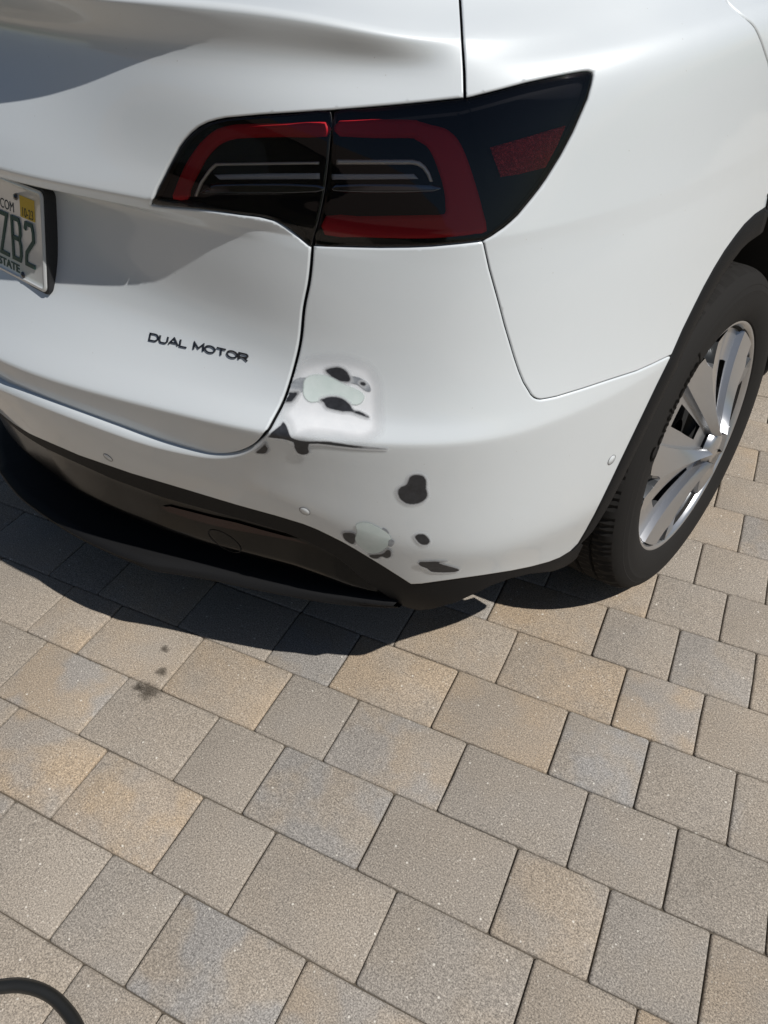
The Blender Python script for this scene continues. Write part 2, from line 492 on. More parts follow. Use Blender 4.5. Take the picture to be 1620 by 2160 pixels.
def proj_px(p):
    q_ = (np.array(p)-CAM)@CR.T; return (810+FOC*q_[0]/q_[2], 1080+FOC*q_[1]/q_[2], q_[2])
def trace_off(pts, offf, step=9.0):
    """like trace, for a surface lifted by offf(U): the lifted curve lies under the pixels"""
    out = []
    for k in range(len(pts)-1):
        a, b = np.array(pts[k], float), np.array(pts[k+1], float)
        n = max(1, int(np.linalg.norm(b-a)/step))
        for m in range(n): out.append(a+(b-a)*m/n)
    out.append(np.array(pts[-1], float)); res = []
    for p in out:
        q = p.copy(); uv = None
        for _ in range(5):
            c = cast(*q)
            if c is None: break
            uv = c; w = S(np.array([c[0]]), np.array([c[1]]))[0]+SN(np.array([c[0]]), np.array([c[1]]))[0]*SGN*float(offf(np.array([c[0]]))[0])
            x, y, _d = proj_px(w); q = q+(p-[x, y])
        if c is not None: res.append(uv)
    if len(res) < len(out): print('MISS_OFF', len(out)-len(res))
    return res
# ------------------------------------------------------------------ more materials
def mat_lens(name, tint, dark=0.0):
    """thin glossy cover that lets light through"""
    t = NT(name)
    tr = t.new('ShaderNodeBsdfTransparent', None, Color=t.val(tint))
    gl = t.new('ShaderNodeBsdfGlossy', None, Color=(1, 1, 1, 1), Roughness=0.015)
    fr = t.new('ShaderNodeFresnel', None, IOR=1.42)
    mx = t.n.new('ShaderNodeMixShader')
    t.link(fr.outputs[0], mx.inputs[0]); t.link(tr.outputs[0], mx.inputs[1]); t.link(gl.outputs[0], mx.inputs[2])
    t.link(mx.outputs[0], t.out.inputs[0]); return t.m
LENS = mat_lens('clear_lamp_cover', (0.95, 0.94, 0.94))
RED = simple('red_light_guide', (0.46, 0.010, 0.018), 0.5, coat=0.0, spec=0.2)
HOUSE = simple('lamp_housing_black', (0.004, 0.004, 0.005), 0.35, spec=0.1)
def mat_reflector():
    t = NT('red_reflex_reflector'); p = t.coord('Position')
    v = t.new('ShaderNodeTexVoronoi', None, Vector=p, Scale=420.0)
    n = t.bump(v.outputs['Distance'], 0.9, 0.002)
    t.bsdf(Base_Color=(0.42, 0.010, 0.014, 1), Roughness=0.14, Metallic=0.35, Normal=n); return t.m
REFLEX = mat_reflector()
CHROME = simple('satin_chrome', (0.60, 0.56, 0.49), 0.38, metal=0.5)
CLEAR = simple('frosted_clear_plastic', (0.42, 0.42, 0.43), 0.25, coat=0.5)
ALU = simple('silver_painted_wheel', (0.42, 0.425, 0.435), 0.32, metal=0.85, coat=0.5)
ALUDARK = simple('grey_painted_wheel', (0.10, 0.105, 0.11), 0.30, metal=0.5, coat=0.5)
TYRE = simple('tyre_rubber', (0.017, 0.016, 0.015), 0.8, spec=0.12, bumps=(500, 0.25, 0.0008))
TYREGLOSS = simple('raised_tyre_lettering', (0.002, 0.002, 0.002), 0.6, spec=0.03)
STEEL = simple('brake_steel', (0.30, 0.29, 0.28), 0.35, metal=1.0)
GLASS = simple('dark_window_glass', (0.010, 0.011, 0.012), 0.03, coat=1.0)
SATIN = simple('satin_black_plastic', (0.003, 0.0027, 0.0024), 0.18, spec=.16)

# ------------------------------------------------------------------ the car
car = empty('parked_car', (0, 0, 0))
tag(car, 'white crossover car with patchy sanded paint on its rear bumper corner', 'car')

# --- outlines traced as pixel polylines of the photograph and cast on the body surface
GAP = [(0,817),(83,851),(167,883),(250,913.5),(333,939.5),(417,957.5),(461,961.5),(500,957),(533,943),(556,921),(578,883),(600,839),(619,778),(633,717),(640,650),(650,600),(655,560),(657.5,522)]
gap = smooth_px(GAP, 5)
def offset_px(pts, d):
    P = np.array(pts, float); T = np.gradient(P, axis=0); T /= np.linalg.norm(T, axis=1)[:, None]
    N_ = np.column_stack([-T[:, 1], T[:, 0]]); return [tuple(q) for q in P+N_*d]
# travelling right/up, +N points down/right (image y is down)
gap_hatch, gap_bump = offset_px(gap, -4.3), offset_px(gap, 3.8)
LB = [(317,436),(375,442),(435,446.5),(500,454),(545,459),(575,467),(600,481),(625,499.5),(650,520)]      # lower edge of the tailgate lamp
LI = [(317,436),(321,418),(327,400),(350,355),(375,310),(387,294),(400,280),(416,267),(435,257.5),(455,251.5),(475,247.5),(550,240.5),(625,235.5),(697,230.5)]
LT = [(697,230.5),(760,225),(810,220.5),(900,212),(977,203.5)]
SEAM = [(977,203.5),(976,150),(974,100),(971,50),(968,0),(965,-40)]
LO = [(987,203.5),(1050,188),(1110,172),(1160,161),(1210,151),(1232,147.5),(1243,147.5),(1251,151),(1253,158),(1252,168),(1249,183),(1242,210),(1233,232),(1225,250),(1212,280),(1200,303),(1185,331),(1170,355),(1155,379),(1140,400),(1125,419),(1110,437),(1095,455),(1080,469),(1065,481.5),(1050,491.5),(1035,502),(1018,511)]
BL = [(661,520),(725,522.5),(800,524.5),(860,524),(910,522),(965,517),(1017,511.5)]  # lower edge of the corner lamp
FS = [(1019,514),(1031,568),(1051,639),(1063,685),(1075,725),(1085,758),(1094,784),(1104,808),(1114,824),(1120,834),(1127,840.5),(1134,843.5),(1142,844.5),(1158,842),(1177,838),(1236,820),(1290,802),(1346,784),(1380,769),(1416,751.5)]
ARCH_B = [(1416,751.5),(1385,814),(1354,879),(1330,929),(1307,977),(1289,1015),(1271,1052),(1254,1086),(1236,1119),(1220,1146),(1203,1163)]
HEM = [(1203,1163),(1180,1177),(1157,1186),(1120,1196),(1079,1204.5),(1019,1214),(944,1224.5),(890,1232),(867,1233)]
HEM2 = [(867,1233),(806,1194),(750,1160),(722,1144),(694,1130),(667,1117),(639,1106),(583,1089),(500,1066),(389,1032.5),(278,999.5),(167,961),(72,920),(0,885)]
ARCH_F = [(1416,750),(1440,695),(1464,646),(1484,606),(1506,566),(1528,530),(1551,498),(1570,474),(1592,453),(1620,434)]

def bump_off(U_):    # the bumper stands proud of the tailgate along the rear
    t_ = np.clip((US(3.7)-np.asarray(U_, float))/(US(3.7)-US(1.6)), 0, 1); return .019*t_*t_*(3-2*t_)
c_gap_h = trace(gap_hatch); c_gap_b = trace_off(gap_bump, bump_off)
c_hem2 = trace_off(HEM2, bump_off)
u_m = -.012
vtop = VR(17)-.002
def uvl(a): return (u_m, a[1])
c_seam = trace(SEAM)
hatch_poly = clip_left([(u_m, c_gap_h[0][1]-.004)]+c_gap_h+trace(LB[::-1])+trace(LI)[1:]+trace(LT)[1:]+c_seam[1:]
                       + [(c_seam[-1][0]-.0, VR(16.4)), (c_seam[-1][0]-.01, vtop), (u_m, vtop)])
bump_poly = clip_left([(u_m, c_gap_b[0][1]-.004)]+c_gap_b+trace(BL)+trace(FS)+trace(ARCH_B)[1:]+trace(HEM)[1:]+c_hem2[1:]+[(u_m, c_hem2[-1][1]-.002)])
hatch = panel('tailgate', hatch_poly, PAINT, car, r=.0025, drop=.0016)[0]
def bump_r(Q):      # a wide soft shoulder along the tailgate opening, tight elsewhere
    d = dist_to(c_gap_b, Q, False)
    w = np.clip((US(3.4)-Q[:, 0])/(US(3.4)-US(2.2)), 0, 1)
    return np.where(d < .012, .0025+.0040*w, .0025)
bumper = panel('rear_bumper', bump_poly, PAINT, car, r=.0035, drop=.0026, flange=.020, rfun=bump_r, offfun=bump_off, painted=.9)[0]

# rear quarter panel
def circle_cast(a0, a1, R, n=24):
    out = []
    for a in np.linspace(a0, a1, n):
        y, z = R*math.cos(math.radians(a)), .35+R*math.sin(math.radians(a))
        out.append(castx(-y if False else y, z))
    return out
RA = .507
c_archf = trace(ARCH_F)
arch_rest = circle_cast(94, 55, RA, 14)
c_fs = trace(offset_px(FS, -3.0))
c_sf = trace(offset_px(SEAM, 6.5))
DS = [(1524,-12),(1534,5),(1546,17),(1560,29),(1575,41),(1585,50),(1592,59),(1598,71),(1605,88),(1613,112),(1620,133)]
c_ds = trace(DS)
dseam_low = [castx(-.115, 1.02), castx(-.06, .975), castx(0, .935), castx(.08, .895), castx(.17, .855), castx(.25, .825)]
a_end = arch_rest[-1]
fender_poly = (trace(LO)[::-1] + [c_sf[0]] + c_sf[1:] + [(c_sf[-1][0]+.003, VR(16.4)), (c_sf[-1][0], vtop), (c_ds[0][0]-.02, vtop)]
               + c_ds + dseam_low + [a_end] + arch_rest[::-1] + c_archf[::-1] + c_fs[::-1])
fender = panel('quarter_panel', fender_poly, PAINT, car, mirror=True, r=.0022, drop=.0014, du=.014)[0]
# side panel ahead of the door seam (door and sill in one run of sheet metal)
dy = .004
def shu(c, d): return [(a+d, b) for a, b in c]
side_poly = ([(c_ds[0][0]-.02+dy, vtop)]+shu(c_ds, dy)+shu(dseam_low, dy)+[(a_end[0]+dy, a_end[1])]
             + circle_cast(52, -5, RA, 16) + [castx(.55, .25), (US(14)-.01, VR(.4)), (US(14)-.01, vtop)])
door = panel('rear_door', side_poly, PAINT, car, mirror=True, r=.0022, drop=.0014, du=.03, vl=.03)[0]

# --- surface helper: strip offset from the surface between two (U,V) polylines
def lay(poly, name, mat, parent, off, **k):
    k.setdefault('r', 0); k.setdefault('flange', .0)
    return panel(name, poly, mat, parent, mirror=k.pop('mirror', False), off=off, **k)

# ------------------------------------------------------------------ black lower bumper frame
T1 = [(0,906),(83,942),(139,969),(236,1013),(342,1052),(450,1082),(519,1101),(589,1122),(644,1144),(700,1172),(730,1194),(756,1217),(797,1247),(822,1265),(849,1281)]
LOW = [(849,1281),(867,1287),(886,1290),(911,1287),(963,1273),(1000,1256),(1039,1237),(1080,1222),(1118,1213),(1169,1207),(1190,1199),(1205,1190),(1219,1178),(1232,1152),(1222,1143)]
c_T1 = trace_off(T1, bump_off)
frame_poly = clip_left([(u_m, c_hem2[-1][1])]+c_hem2[::-1]+trace(HEM[::-1])[1:]+[cast(1213,1153)]+trace(LOW[::-1])+c_T1[::-1]+[(u_m, c_T1[0][1]-.003)])
frame = panel('lower_bumper_trim', frame_poly, PLASTIC, car, off=-.0018, r=.003, drop=.002, flange=.03, offfun=bump_off)[0]
# recessed diffuser: offset surface whose inset grows downwards
LIPZ = .265
LIPO = [(0,999),(28,1036),(56,1063),(111,1102),(167,1136),(236,1169),(278,1186),(319,1202),(375,1211),(450,1224),(533,1242),(617,1258),(700,1272),(783,1279),(844,1281)]
LIPI = [(0,994),(28,1031),(56,1059),(111,1098),(167,1132),(236,1165),(278,1179),(319,1188),(375,1196),(450,1206),(533,1220),(617,1239),(700,1256),(783,1273),(844,1280)]
lipO = np.array([hit(x, y, z=LIPZ) for x, y in smooth_px(LIPO, 4)])
lipI = np.array([hit(x, y, z=LIPZ+.014) for x, y in smooth_px(LIPI, 4)])
def symm(P):
    """continue a traced curve to the far side of the car as the mirror of its right half"""
    far = P[P[:, 0] > -P[:, 0].min()+.02]*[-1, 1, 1]
    return np.vstack([far[::-1], P])
lipO, lipI = symm(lipO), symm(lipI)
XD = np.linspace(-.722, .722, 121)
def at_x(P, X):
    o_ = np.argsort(P[:, 0]); P = P[o_]
    return np.column_stack([X, np.interp(X, P[:, 0], P[:, 1]), np.interp(X, P[:, 0], P[:, 2])])
Tp = np.array([q for q in c_T1]); T3 = S(Tp[:, 0], Tp[:, 1])+SN(Tp[:, 0], Tp[:, 1])*SGN*(bump_off(Tp[:, 0])-.004)[:, None]
T3 = T3[T3[:, 0] >= 0]; T3 = np.vstack([(T3*[-1, 1, 1])[::-1], T3])
def diffuser():
    top = at_x(T3, XD); bot = at_x(lipI, XD)
    e = np.clip((.722-np.abs(XD))/.16, 0, 1)**.7
    ctl = [(0, .001, 0), (.06, .004, 0), (.60, .014, 0), (.78, .034, .0), (.90, .075, .01), (1.0, .17, .01)]   # (drop, inset, ..) below the frame
    rows = []
    zb = .285
    for t in np.linspace(0, 1, 18):
        f_, ins = t, np.interp(t, [c[0] for c in ctl], [c[1] for c in ctl])
        p = top.copy(); p[:, 2] = top[:, 2]*(1-f_)+zb*f_; p[:, 1] = top[:, 1]+.002+e*ins
        rows.append(p)
    V = np.array(rows); nv, nu = V.shape[:2]
    F = [(j*nu+i, (j+1)*nu+i, (j+1)*nu+i+1, j*nu+i+1) for j in range(nv-1) for i in range(nu-1)]
    return obj('diffuser', V.reshape(-1, 3), F, SATIN, car)
diff = diffuser()
def lip():
    O = at_x(lipO, XD); I = at_x(lipI, XD)
    rows = [I+[0, .16, .004], I+[0, .02, .003], I, (I+O)/2+[0, -.001, .001], O+[0, .0005, .0015], O, O+[0, .0015, -.003], O+[0, .03, -.006], O+[0, .12, -.01]]
    V = np.array(rows); nv, nu = V.shape[:2]
    F = [(j*nu+i, (j+1)*nu+i, (j+1)*nu+i+1, j*nu+i+1) for j in range(nv-1) for i in range(nu-1)]
    return obj('diffuser_lip', V.reshape(-1, 3), F, PLASTIC, car)
lip()
# tow eye cover and reflector on the diffuser
BVD = BVHTree.FromPolygons([v.co.copy() for v in diff.data.vertices], [tuple(p.vertices) for p in diff.data.polygons])
def cast_on(bv, px, py):
    loc, nor, idx, dist = bv.ray_cast(Vector(CAM), Vector(ray(px, py)))
    if loc is None: return None, None
    if nor.dot(Vector(ray(px, py))) > 0: nor = -nor
    return np.array(loc), np.array(nor)
def ring_groove(pts, w, mat, name, parent, lift=.0006):
    P = np.array(pts); n = len(P); V = []; F = []
    c = P.mean(0)
    for p in P:
        d = (c-p)/np.linalg.norm(c-p); V += [p, p+d*w]
    for i in range(n): j = (i+1) % n; F.append((2*i, 2*j, 2*j+1, 2*i+1))
    return obj(name, V, F, mat, parent)
pts = []
for a in range(32):
    x = 474+38*math.cos(a*math.pi/16)*.9+8*math.sin(a*math.pi/16); y = 1141+20*math.sin(a*math.pi/16)+14*math.cos(a*math.pi/16)
    l, n_ = cast_on(BVD, x, y)
    if l is not None: pts.append(l+n_*.0008)
if len(pts) > 8: ring_groove(pts, .0018, DARK, 'tow_eye_cover', car)
RS = [(341,1068),(360,1078),(400,1092),(450,1105),(500,1116),(560,1127),(620,1138),(655,1146),(620,1133),(560,1117),(500,1100),(450,1089),(400,1076),(360,1066)]
pp = []
for p in RS:
    l, n_ = cast_on(BVD, *p)
    if l is not None: pp.append(l+n_*.003)
REFD = simple('dark_red_reflector', (0.022, 0.002, 0.002), 0.25, spec=.25)
if len(pp) > 5: obj('bumper_reflector', pp, [list(range(len(pp)))], REFD, car)

# ------------------------------------------------------------------ wheel arch trim and wheel well
def arch_trim():
    edge = trace(ARCH_B[::-1])+c_archf[1:]+arch_rest+circle_cast(52, -8, RA, 16)
    E_ = S(np.array([e[0] for e in edge]), np.array([e[1] for e in edge]))
    cen = np.array([0, 0, .35]); rows = []
    for p in E_:
        d = np.array([0, p[1], p[2]-.35]); R0 = np.linalg.norm(d); d /= R0
        prof = [(.006, -.010), (.001, .0005), (-.004, .003), (-.022, .0045), (-.042, .004), (-.047, .001), (-.050, -.006), (-.051, -.03)]
        rows.append([[p[0]+dx, d[1]*(R0+dr), .35+d[2]*(R0+dr)] for dr, dx in prof])
    V = np.array(rows); n, m = V.shape[:2]
    F = [(i*m+k, i*m+k+1, (i+1)*m+k+1, (i+1)*m+k) for i in range(n-1) for k in range(m-1)]
    o = obj('wheel_arch_trim', V.reshape(-1, 3), F, PLASTIC, car)
    obj('wheel_arch_trim', V.reshape(-1, 3)*[-1, 1, 1], [f[::-1] for f in F], PLASTIC, car)
    # liner
    W_ = []
    for p in E_:
        d = np.array([0, p[1], p[2]-.35]); R0 = np.linalg.norm(d); d /= R0
        W_.append([[x, d[1]*max(R0-.050, .395), .35+d[2]*max(R0-.050, .395)] for x in (p[0]-.028, .80, .62)])
    W_ = np.array(W_); n, m = W_.shape[:2]
    F = [(i*m+k, i*m+k+1, (i+1)*m+k+1, (i+1)*m+k) for i in range(n-1) for k in range(m-1)]
    for s in (1, -1): obj('wheel_arch_liner', W_.reshape(-1, 3)*[s, 1, 1], F, DARK, car)
arch_trim()

# underbody and cabin closing shapes
def box_bm(bm, x0, x1, y0, y1, z0, z1):
    v = [bm.verts.new(p) for p in [(x0,y0,z0),(x1,y0,z0),(x1,y1,z0),(x0,y1,z0),(x0,y0,z1),(x1,y0,z1),(x1,y1,z1),(x0,y1,z1)]]
    for f in [(0,3,2,1),(4,5,6,7),(0,1,5,4),(1,2,6,5),(2,3,7,6),(3,0,4,7)]: bm.faces.new([v[i] for i in f])
bm = bmesh.new(); box_bm(bm, -.56, .56, -.60, 3.4, .22, .28); box_bm(bm, -.88, .88, .55, 2.35, .19, .25); box_bm(bm, -.60, .60, -.60, 3.3, .30, .88)
bm_obj('underbody', bm, DARK, car, False)
# inner structure behind the panels so that gaps read black
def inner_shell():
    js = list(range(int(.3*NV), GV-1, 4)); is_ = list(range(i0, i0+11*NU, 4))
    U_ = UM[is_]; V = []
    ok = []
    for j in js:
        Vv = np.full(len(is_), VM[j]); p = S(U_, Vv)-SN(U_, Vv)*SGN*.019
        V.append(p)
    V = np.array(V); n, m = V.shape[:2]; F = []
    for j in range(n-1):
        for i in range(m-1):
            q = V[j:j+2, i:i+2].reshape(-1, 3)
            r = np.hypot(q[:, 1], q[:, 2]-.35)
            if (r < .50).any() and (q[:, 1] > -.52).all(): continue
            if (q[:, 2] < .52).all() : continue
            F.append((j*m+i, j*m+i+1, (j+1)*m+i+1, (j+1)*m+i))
    for s in (1, -1): obj('gap_shade_shell', V.reshape(-1, 3)*[s, 1, 1], F, RUBBER_SHADE, car)
inner_shell()
# glasshouse, roof and front body, beyond the frame of the photograph
def loft(name, secs, mat, close=False):
    V = np.array(secs); n, m = V.shape[:2]
    V2 = np.concatenate([V, (V*[-1, 1, 1])[:, ::-1]], 1); m2 = V2.shape[1]
    F = [(i*m2+k, i*m2+k+1, (i+1)*m2+k+1, (i+1)*m2+k) for i in range(n-1) for k in range(m2-1)]
    return obj(name, V2.reshape(-1, 3), F, mat, car)
rt = S(np.array([US(0), US(3), US(6), US(9), US(11), US(12), US(13), US(14)-.01]), np.full(8, vtop))
loft('rear_window', [[(.775,.0,1.30),(.70,-.25,1.275),(.50,-.47,1.235),(.001,-.575,1.20)],[(.72,.25,1.46),(.66,.05,1.45),(.50,-.08,1.44),(.001,-.10,1.445)],[(.66,.45,1.545),(.62,.40,1.57),(.45,.35,1.59),(.001,.32,1.60)]], GLASS)
loft('side_window', [[(.78,.0,1.30),(.775,.0,1.31)]+[(.72,.25,1.46)],[(.78,.5,1.305),(.74,.5,1.42),(.66,.5,1.55)],[(.77,1.4,1.30),(.73,1.4,1.42),(.64,1.4,1.58)],[(.77,2.1,1.22),(.73,2.0,1.36),(.62,1.75,1.54)]], GLASS)
loft('glass_roof', [[(.66,.45,1.545),(.45,.35,1.59),(.001,.32,1.60)],[(.64,1.3,1.59),(.45,1.3,1.62),(.001,1.3,1.625)],[(.62,1.75,1.54),(.45,1.72,1.585),(.001,1.70,1.60)]], GLASS)
loft('windscreen', [[(.62,1.75,1.54),(.45,1.72,1.585),(.001,1.70,1.60)],[(.70,2.2,1.26),(.5,2.35,1.25),(.001,2.45,1.24)],[(.80,2.5,1.06),(.55,2.8,1.05),(.001,2.95,1.04)]], GLASS)
loft('front_body', [[(.962,1.99,.25),(.962,1.99,.70),(.93,1.99,.95),(.88,1.99,1.13),(.80,1.99,1.2)],[(.962,2.35,.25),(.965,2.35,.70),(.93,2.35,.90),(.86,2.4,1.05),(.75,2.5,1.06)],
   [(.965,2.9,.80),(.965,2.9,.82),(.93,2.9,.88),(.84,2.9,.98),(.5,2.95,1.03)],[(.94,3.35,.30),(.95,3.35,.60),(.90,3.35,.80),(.80,3.35,.88),(.5,3.35,.93)],[(.70,3.68,.25),(.72,3.70,.50),(.70,3.66,.68),(.60,3.60,.76),(.4,3.60,.80)],[(.3,3.76,.25),(.3,3.78,.50),(.3,3.74,.66),(.3,3.70,.74),(.2,3.66,.77)]], PAINT)

# ------------------------------------------------------------------ the house across the drive, mirrored in the tailgate
def house():
    h = empty('house', (0, -11, 0))
    tag(h, 'tan stucco house behind the photographer, mirrored in the shaded tailgate paint', 'house')
    ST = NT('tan_stucco'); p = ST.coord('Position')
    ST.bsdf(Base_Color=ST.mix(ST.noise(3, 5, .6, p), (0.30, 0.245, 0.18), (0.36, 0.30, 0.22)), Roughness=.95, Normal=ST.bump(ST.noise(60, 4, .7, p), .4, .004))
    TR = simple('white_trim', (0.62, 0.60, 0.56), .6); RF = simple('brown_roof_tile', (0.11, 0.075, 0.055), .85)
    def b(name, mat, *bx):
        bm = bmesh.new(); box_bm(bm, *bx); return bm_obj(name, bm, mat, h, False)
    b('wall', ST.m, -13, 9, -8, 0, -.05, 3.1)
    bm = bmesh.new(); v = [bm.verts.new(q) for q in [(-13.6,.5,3.1),(9.6,.5,3.1),(9.6,-8.5,3.1),(-13.6,-8.5,3.1),(-9.5,-4,5.4),(5.5,-4,5.4)]]
    for f in [(0,1,5,4),(1,2,5),(2,3,4,5),(3,0,4),(0,3,2,1)]: bm.faces.new([v[i] for i in f])
    bm_obj('roof', bm, RF, h, False)
    g = b('garage_door', TR, -5.2, -.4, .003, .06, 0, 2.3)
    for k in range(4): b('door_panel', TR, -5.1, -.5, .062, .075, .06+k*.57, .56+k*.57).parent = g
    for x0 in (-11.3, -8.4, 2.2, 5.4):
        w = b('window', TR, x0-.08, x0+1.48, .003, .05, .92, 2.28); b('pane', GLASS, x0, x0+1.4, .052, .06, 1.0, 2.2).parent = w
house()
# ------------------------------------------------------------------ tail lamps
def lamp(kind):
    if kind == 'gate':
        outl = [(322,433),(330,404),(353,358),(378,313),(403,283.5),(420,270.5),(438,261),(477,251),(550,244.5),(625,239.5),(696,234.5),(694,300),(687,370),(679,420),(668,470),(655,516),(652,517),(627,495.5),(602,477.5),(576,463.5),(546,455.5),(500,450.5),(435,443),(375,438.5)]
        red = [[(355,419),(358,400),(370,370),(382,346),(395,325),(409,306),(425,290),(437,280),(450,272),(475,265),(500,262),(590,258.5),(683,255),(683,287),(590,289),(500,292.5),(482,295),(465,300),(449,309),(435,322),(421,340),(410,360),(399,380),(390,400),(385,420)]]
        strip = [(445,345),(667,341.5),(667,347.5),(447,351),(436,361),(417,386),(405,414),(400,413),(413,382),(432,356)]
        clear = [(440,369),(667,366),(667,379),(452,379)]
        pocket = [(418,410),(430,392),(440,385),(660,388),(660,410)]
    else:
        outl = [(705,235),(760,229.5),(810,224.5),(900,216),(977,208.5),(988,207.5),(1050,192),(1110,176),(1160,165),(1210,155),(1232,151.5),(1241,151.5),(1247,154),(1249,159),(1248,167),(1245,182),(1238,208.5),(1229,230),(1221,248),(1208,278),(1196,301),(1181,329),(1166,353),(1151,377),(1136,398),(1121,417),(1106,435),(1091,452),(1076,466),(1061,478.5),(1047,488),(1032,499),(1016,507.5),(965,513.5),(910,518.5),(860,520.5),(800,521),(725,519),(664,516),(673,470),(684,420),(692,370),(699,300)]
        red = [[(712,252),(856,248),(882,252),(905,259),(925,264),(942,270),(956,281),(967,294),(978,314),(988,338),(999,370),(1010,404),(1022,447),(1031,489),(1005,495),(979,499),(920,504),(856,507),(760,505),(679,501),(682,456),(750,457),(825,456),(900,455),(937,453),(939,435),(938,414),(932,385),(922,355),(915,336),(906,318),(897,306),(885,298),(872,291),(856,288),(712,286)]]
        strip = [(705,337),(868,336),(884,340),(896,350),(905,364),(912,384),(905,384),(898,368),(889,356),(878,349),(866,347),(705,348)]
        clear = [(692,368),(870,367),(880,378),(694,380)]
        pocket = [(700,388),(905,388),(912,408),(702,408)]
    return outl, red, strip, clear, pocket
def build_lamp(kind, label):
    outl, red, strip, clear, pocket = lamp(kind)
    for side in (1, -1):
        pass
    o = panel('tail_lamp', trace(smooth_px(outl, 2, True)), LENS, car, mirror=True, off=-.0004, r=.003, drop=.002, flange=.012)
    for i, root in enumerate(o):
        s = 1 if i == 0 else -1
        def sub(name, poly, mat, off, **k):
            k.setdefault('r', 0); k.setdefault('flange', .004)
            V, F, N = surf_mesh(poly, sym=False, off=off, vl=.008, **k)
            if s < 0: V = V*[-1, 1, 1]; F = [f[::-1] for f in F]; N = N*[-1, 1, 1]
            return obj(name, V, F, mat, root, True, N)
        if i == 0: root['label'] = label
        sub('lamp_housing', trace(smooth_px(outl, 2, True)), HOUSE, -.013, flange=.03)
        for rr in red: sub('light_guide', trace(smooth_px(rr, 2, True)), RED, -.0065, r=.006, drop=.004)
        sub('chrome_strip', trace(smooth_px(strip, 1, True)), CHROME, -.0075, r=.002, drop=.002)
        c = sub('clear_strip', trace(clear), CLEAR, -.010, r=.002, drop=.002)
        sub('lamp_bowl', trace(smooth_px(pocket, 3, True)), CHROMED, -.0115, r=.004, drop=.003)
        if kind == 'corner':
            sub('reflex_reflector', trace([(1035,311),(1198,265),(1183,302),(1155,354),(1100,368),(1059,374)]), REFLEX, -.004, r=.002, drop=.0015)
            sub('lamp_divider', trace([(984,209),(992,240),(1003,290),(1012,330),(1030,400),(1033,400),(1015,330),(1006,290),(995,240),(987,209)]), HOUSE, -.0006, flange=.002, r=0)
    return o
CHROMED = simple('dark_chrome', (0.10, 0.11, 0.13), 0.08, metal=1.0)
build_lamp('gate', 'inner part of the tail lamp, on the tailgate')
build_lamp('corner', 'outer part of the tail lamp, wrapping the corner')

# ------------------------------------------------------------------ parking sensors
def tangent(U_, V_):
    p = S(np.array([U_]), np.array([V_]))[0]; n = SN(np.array([U_]), np.array([V_]))[0]*SGN
    e1 = np.cross([0, 0, 1], n); e1 /= np.linalg.norm(e1); e2 = np.cross(n, e1)
    return p, n, e1, e2
for (px, py) in [(228,965),(643,1078),(1290,970)]:
    uv_ = trace_off([(px, py), (px+1, py)], bump_off)[0]; p, n, e1, e2 = tangent(*uv_); p = p+n*float(bump_off(uv_[0]))
    for s in (1, -1):
        bm = bmesh.new(); prof = [(.0, .0012), (.0078, .0010), (.0084, .0002)]; prof2 = [(.0084, .0003), (.0086, .0007), (.0089, .0008), (.0092, .0006), (.0094, .0001)]
        def lathe(prof, close):
            rings = []
            for r_, h_ in prof:
                if r_ == 0: rings.append([bm.verts.new((p+n*h_)*[s, 1, 1])]); continue
                rings.append([bm.verts.new((p+n*h_+r_*(math.cos(a)*e1+math.sin(a)*e2))*[s, 1, 1]) for a in np.linspace(0, 2*math.pi, 32, endpoint=False)])
            for A_, B_ in zip(rings, rings[1:]):
                for k in range(32):
                    if len(A_) == 1: bm.faces.new((A_[0], B_[k], B_[(k+1) % 32]))
                    else: bm.faces.new((A_[k], B_[k], B_[(k+1) % 32], A_[(k+1) % 32]))
        lathe(prof, True)
        bmesh.ops.recalc_face_normals(bm, faces=bm.faces)
        so_ = bm_obj('parking_sensor', bm, PAINT, bumper)
        bm = bmesh.new(); lathe(prof2, False); bmesh.ops.recalc_face_normals(bm, faces=bm.faces)
        bm_obj('sensor_ring', bm, simple('sensor_gap', (0.14, 0.14, 0.14), .4) if s == 1 and px == 228 else bpy.data.materials['sensor_gap'], bumper)

# ------------------------------------------------------------------ bare patches and filler on the bumper
def fade_mat(name, col, rough, coat, nscale=60, colb=None, rag=.35, hi=.62, halo=None):
    t = NT(name); p = t.coord('Position')
    at = t.n.new('ShaderNodeAttribute'); at.attribute_name = 'fade'
    c = t.mix(t.ramp(t.noise(nscale, 5, .65, p), [(.35, 0.), (.7, 1.)]), col, colb or tuple(x*1.35 for x in col))
    sc = t.noise(1400, 3, .7, p)
    rg = t.math('ADD', at.outputs['Fac'], t.math('MULTIPLY', t.math('SUBTRACT', t.noise(260, 4, .65, p), .5), .22))
    if halo: c = t.mix(t.ramp(rg, [(.44, 0.), (.74, 1.)]), halo, c)
    b = t.new('ShaderNodeBsdfPrincipled', None, Base_Color=c, Roughness=rough, Normal=t.bump(sc, .15, .0005))
    b.inputs['Coat Weight'].default_value = coat
    tr = t.new('ShaderNodeBsdfTransparent', None)
    ragged = t.math('ADD', at.outputs['Fac'], t.math('MULTIPLY', t.math('SUBTRACT', t.noise(330, 3, .6, p), .5), rag))
    f = t.ramp(ragged, [(.12, 0.), (hi, 1.)])
    if halo: f = t.ramp(rg, [(.15, 0.), (.45, .50), (.68, 1.)])
    mx = t.n.new('ShaderNodeMixShader'); t.link(f, mx.inputs[0]); t.link(tr.outputs[0], mx.inputs[1]); t.link(b.outputs[0], mx.inputs[2])
    t.link(mx.outputs[0], t.out.inputs[0]); return t.m
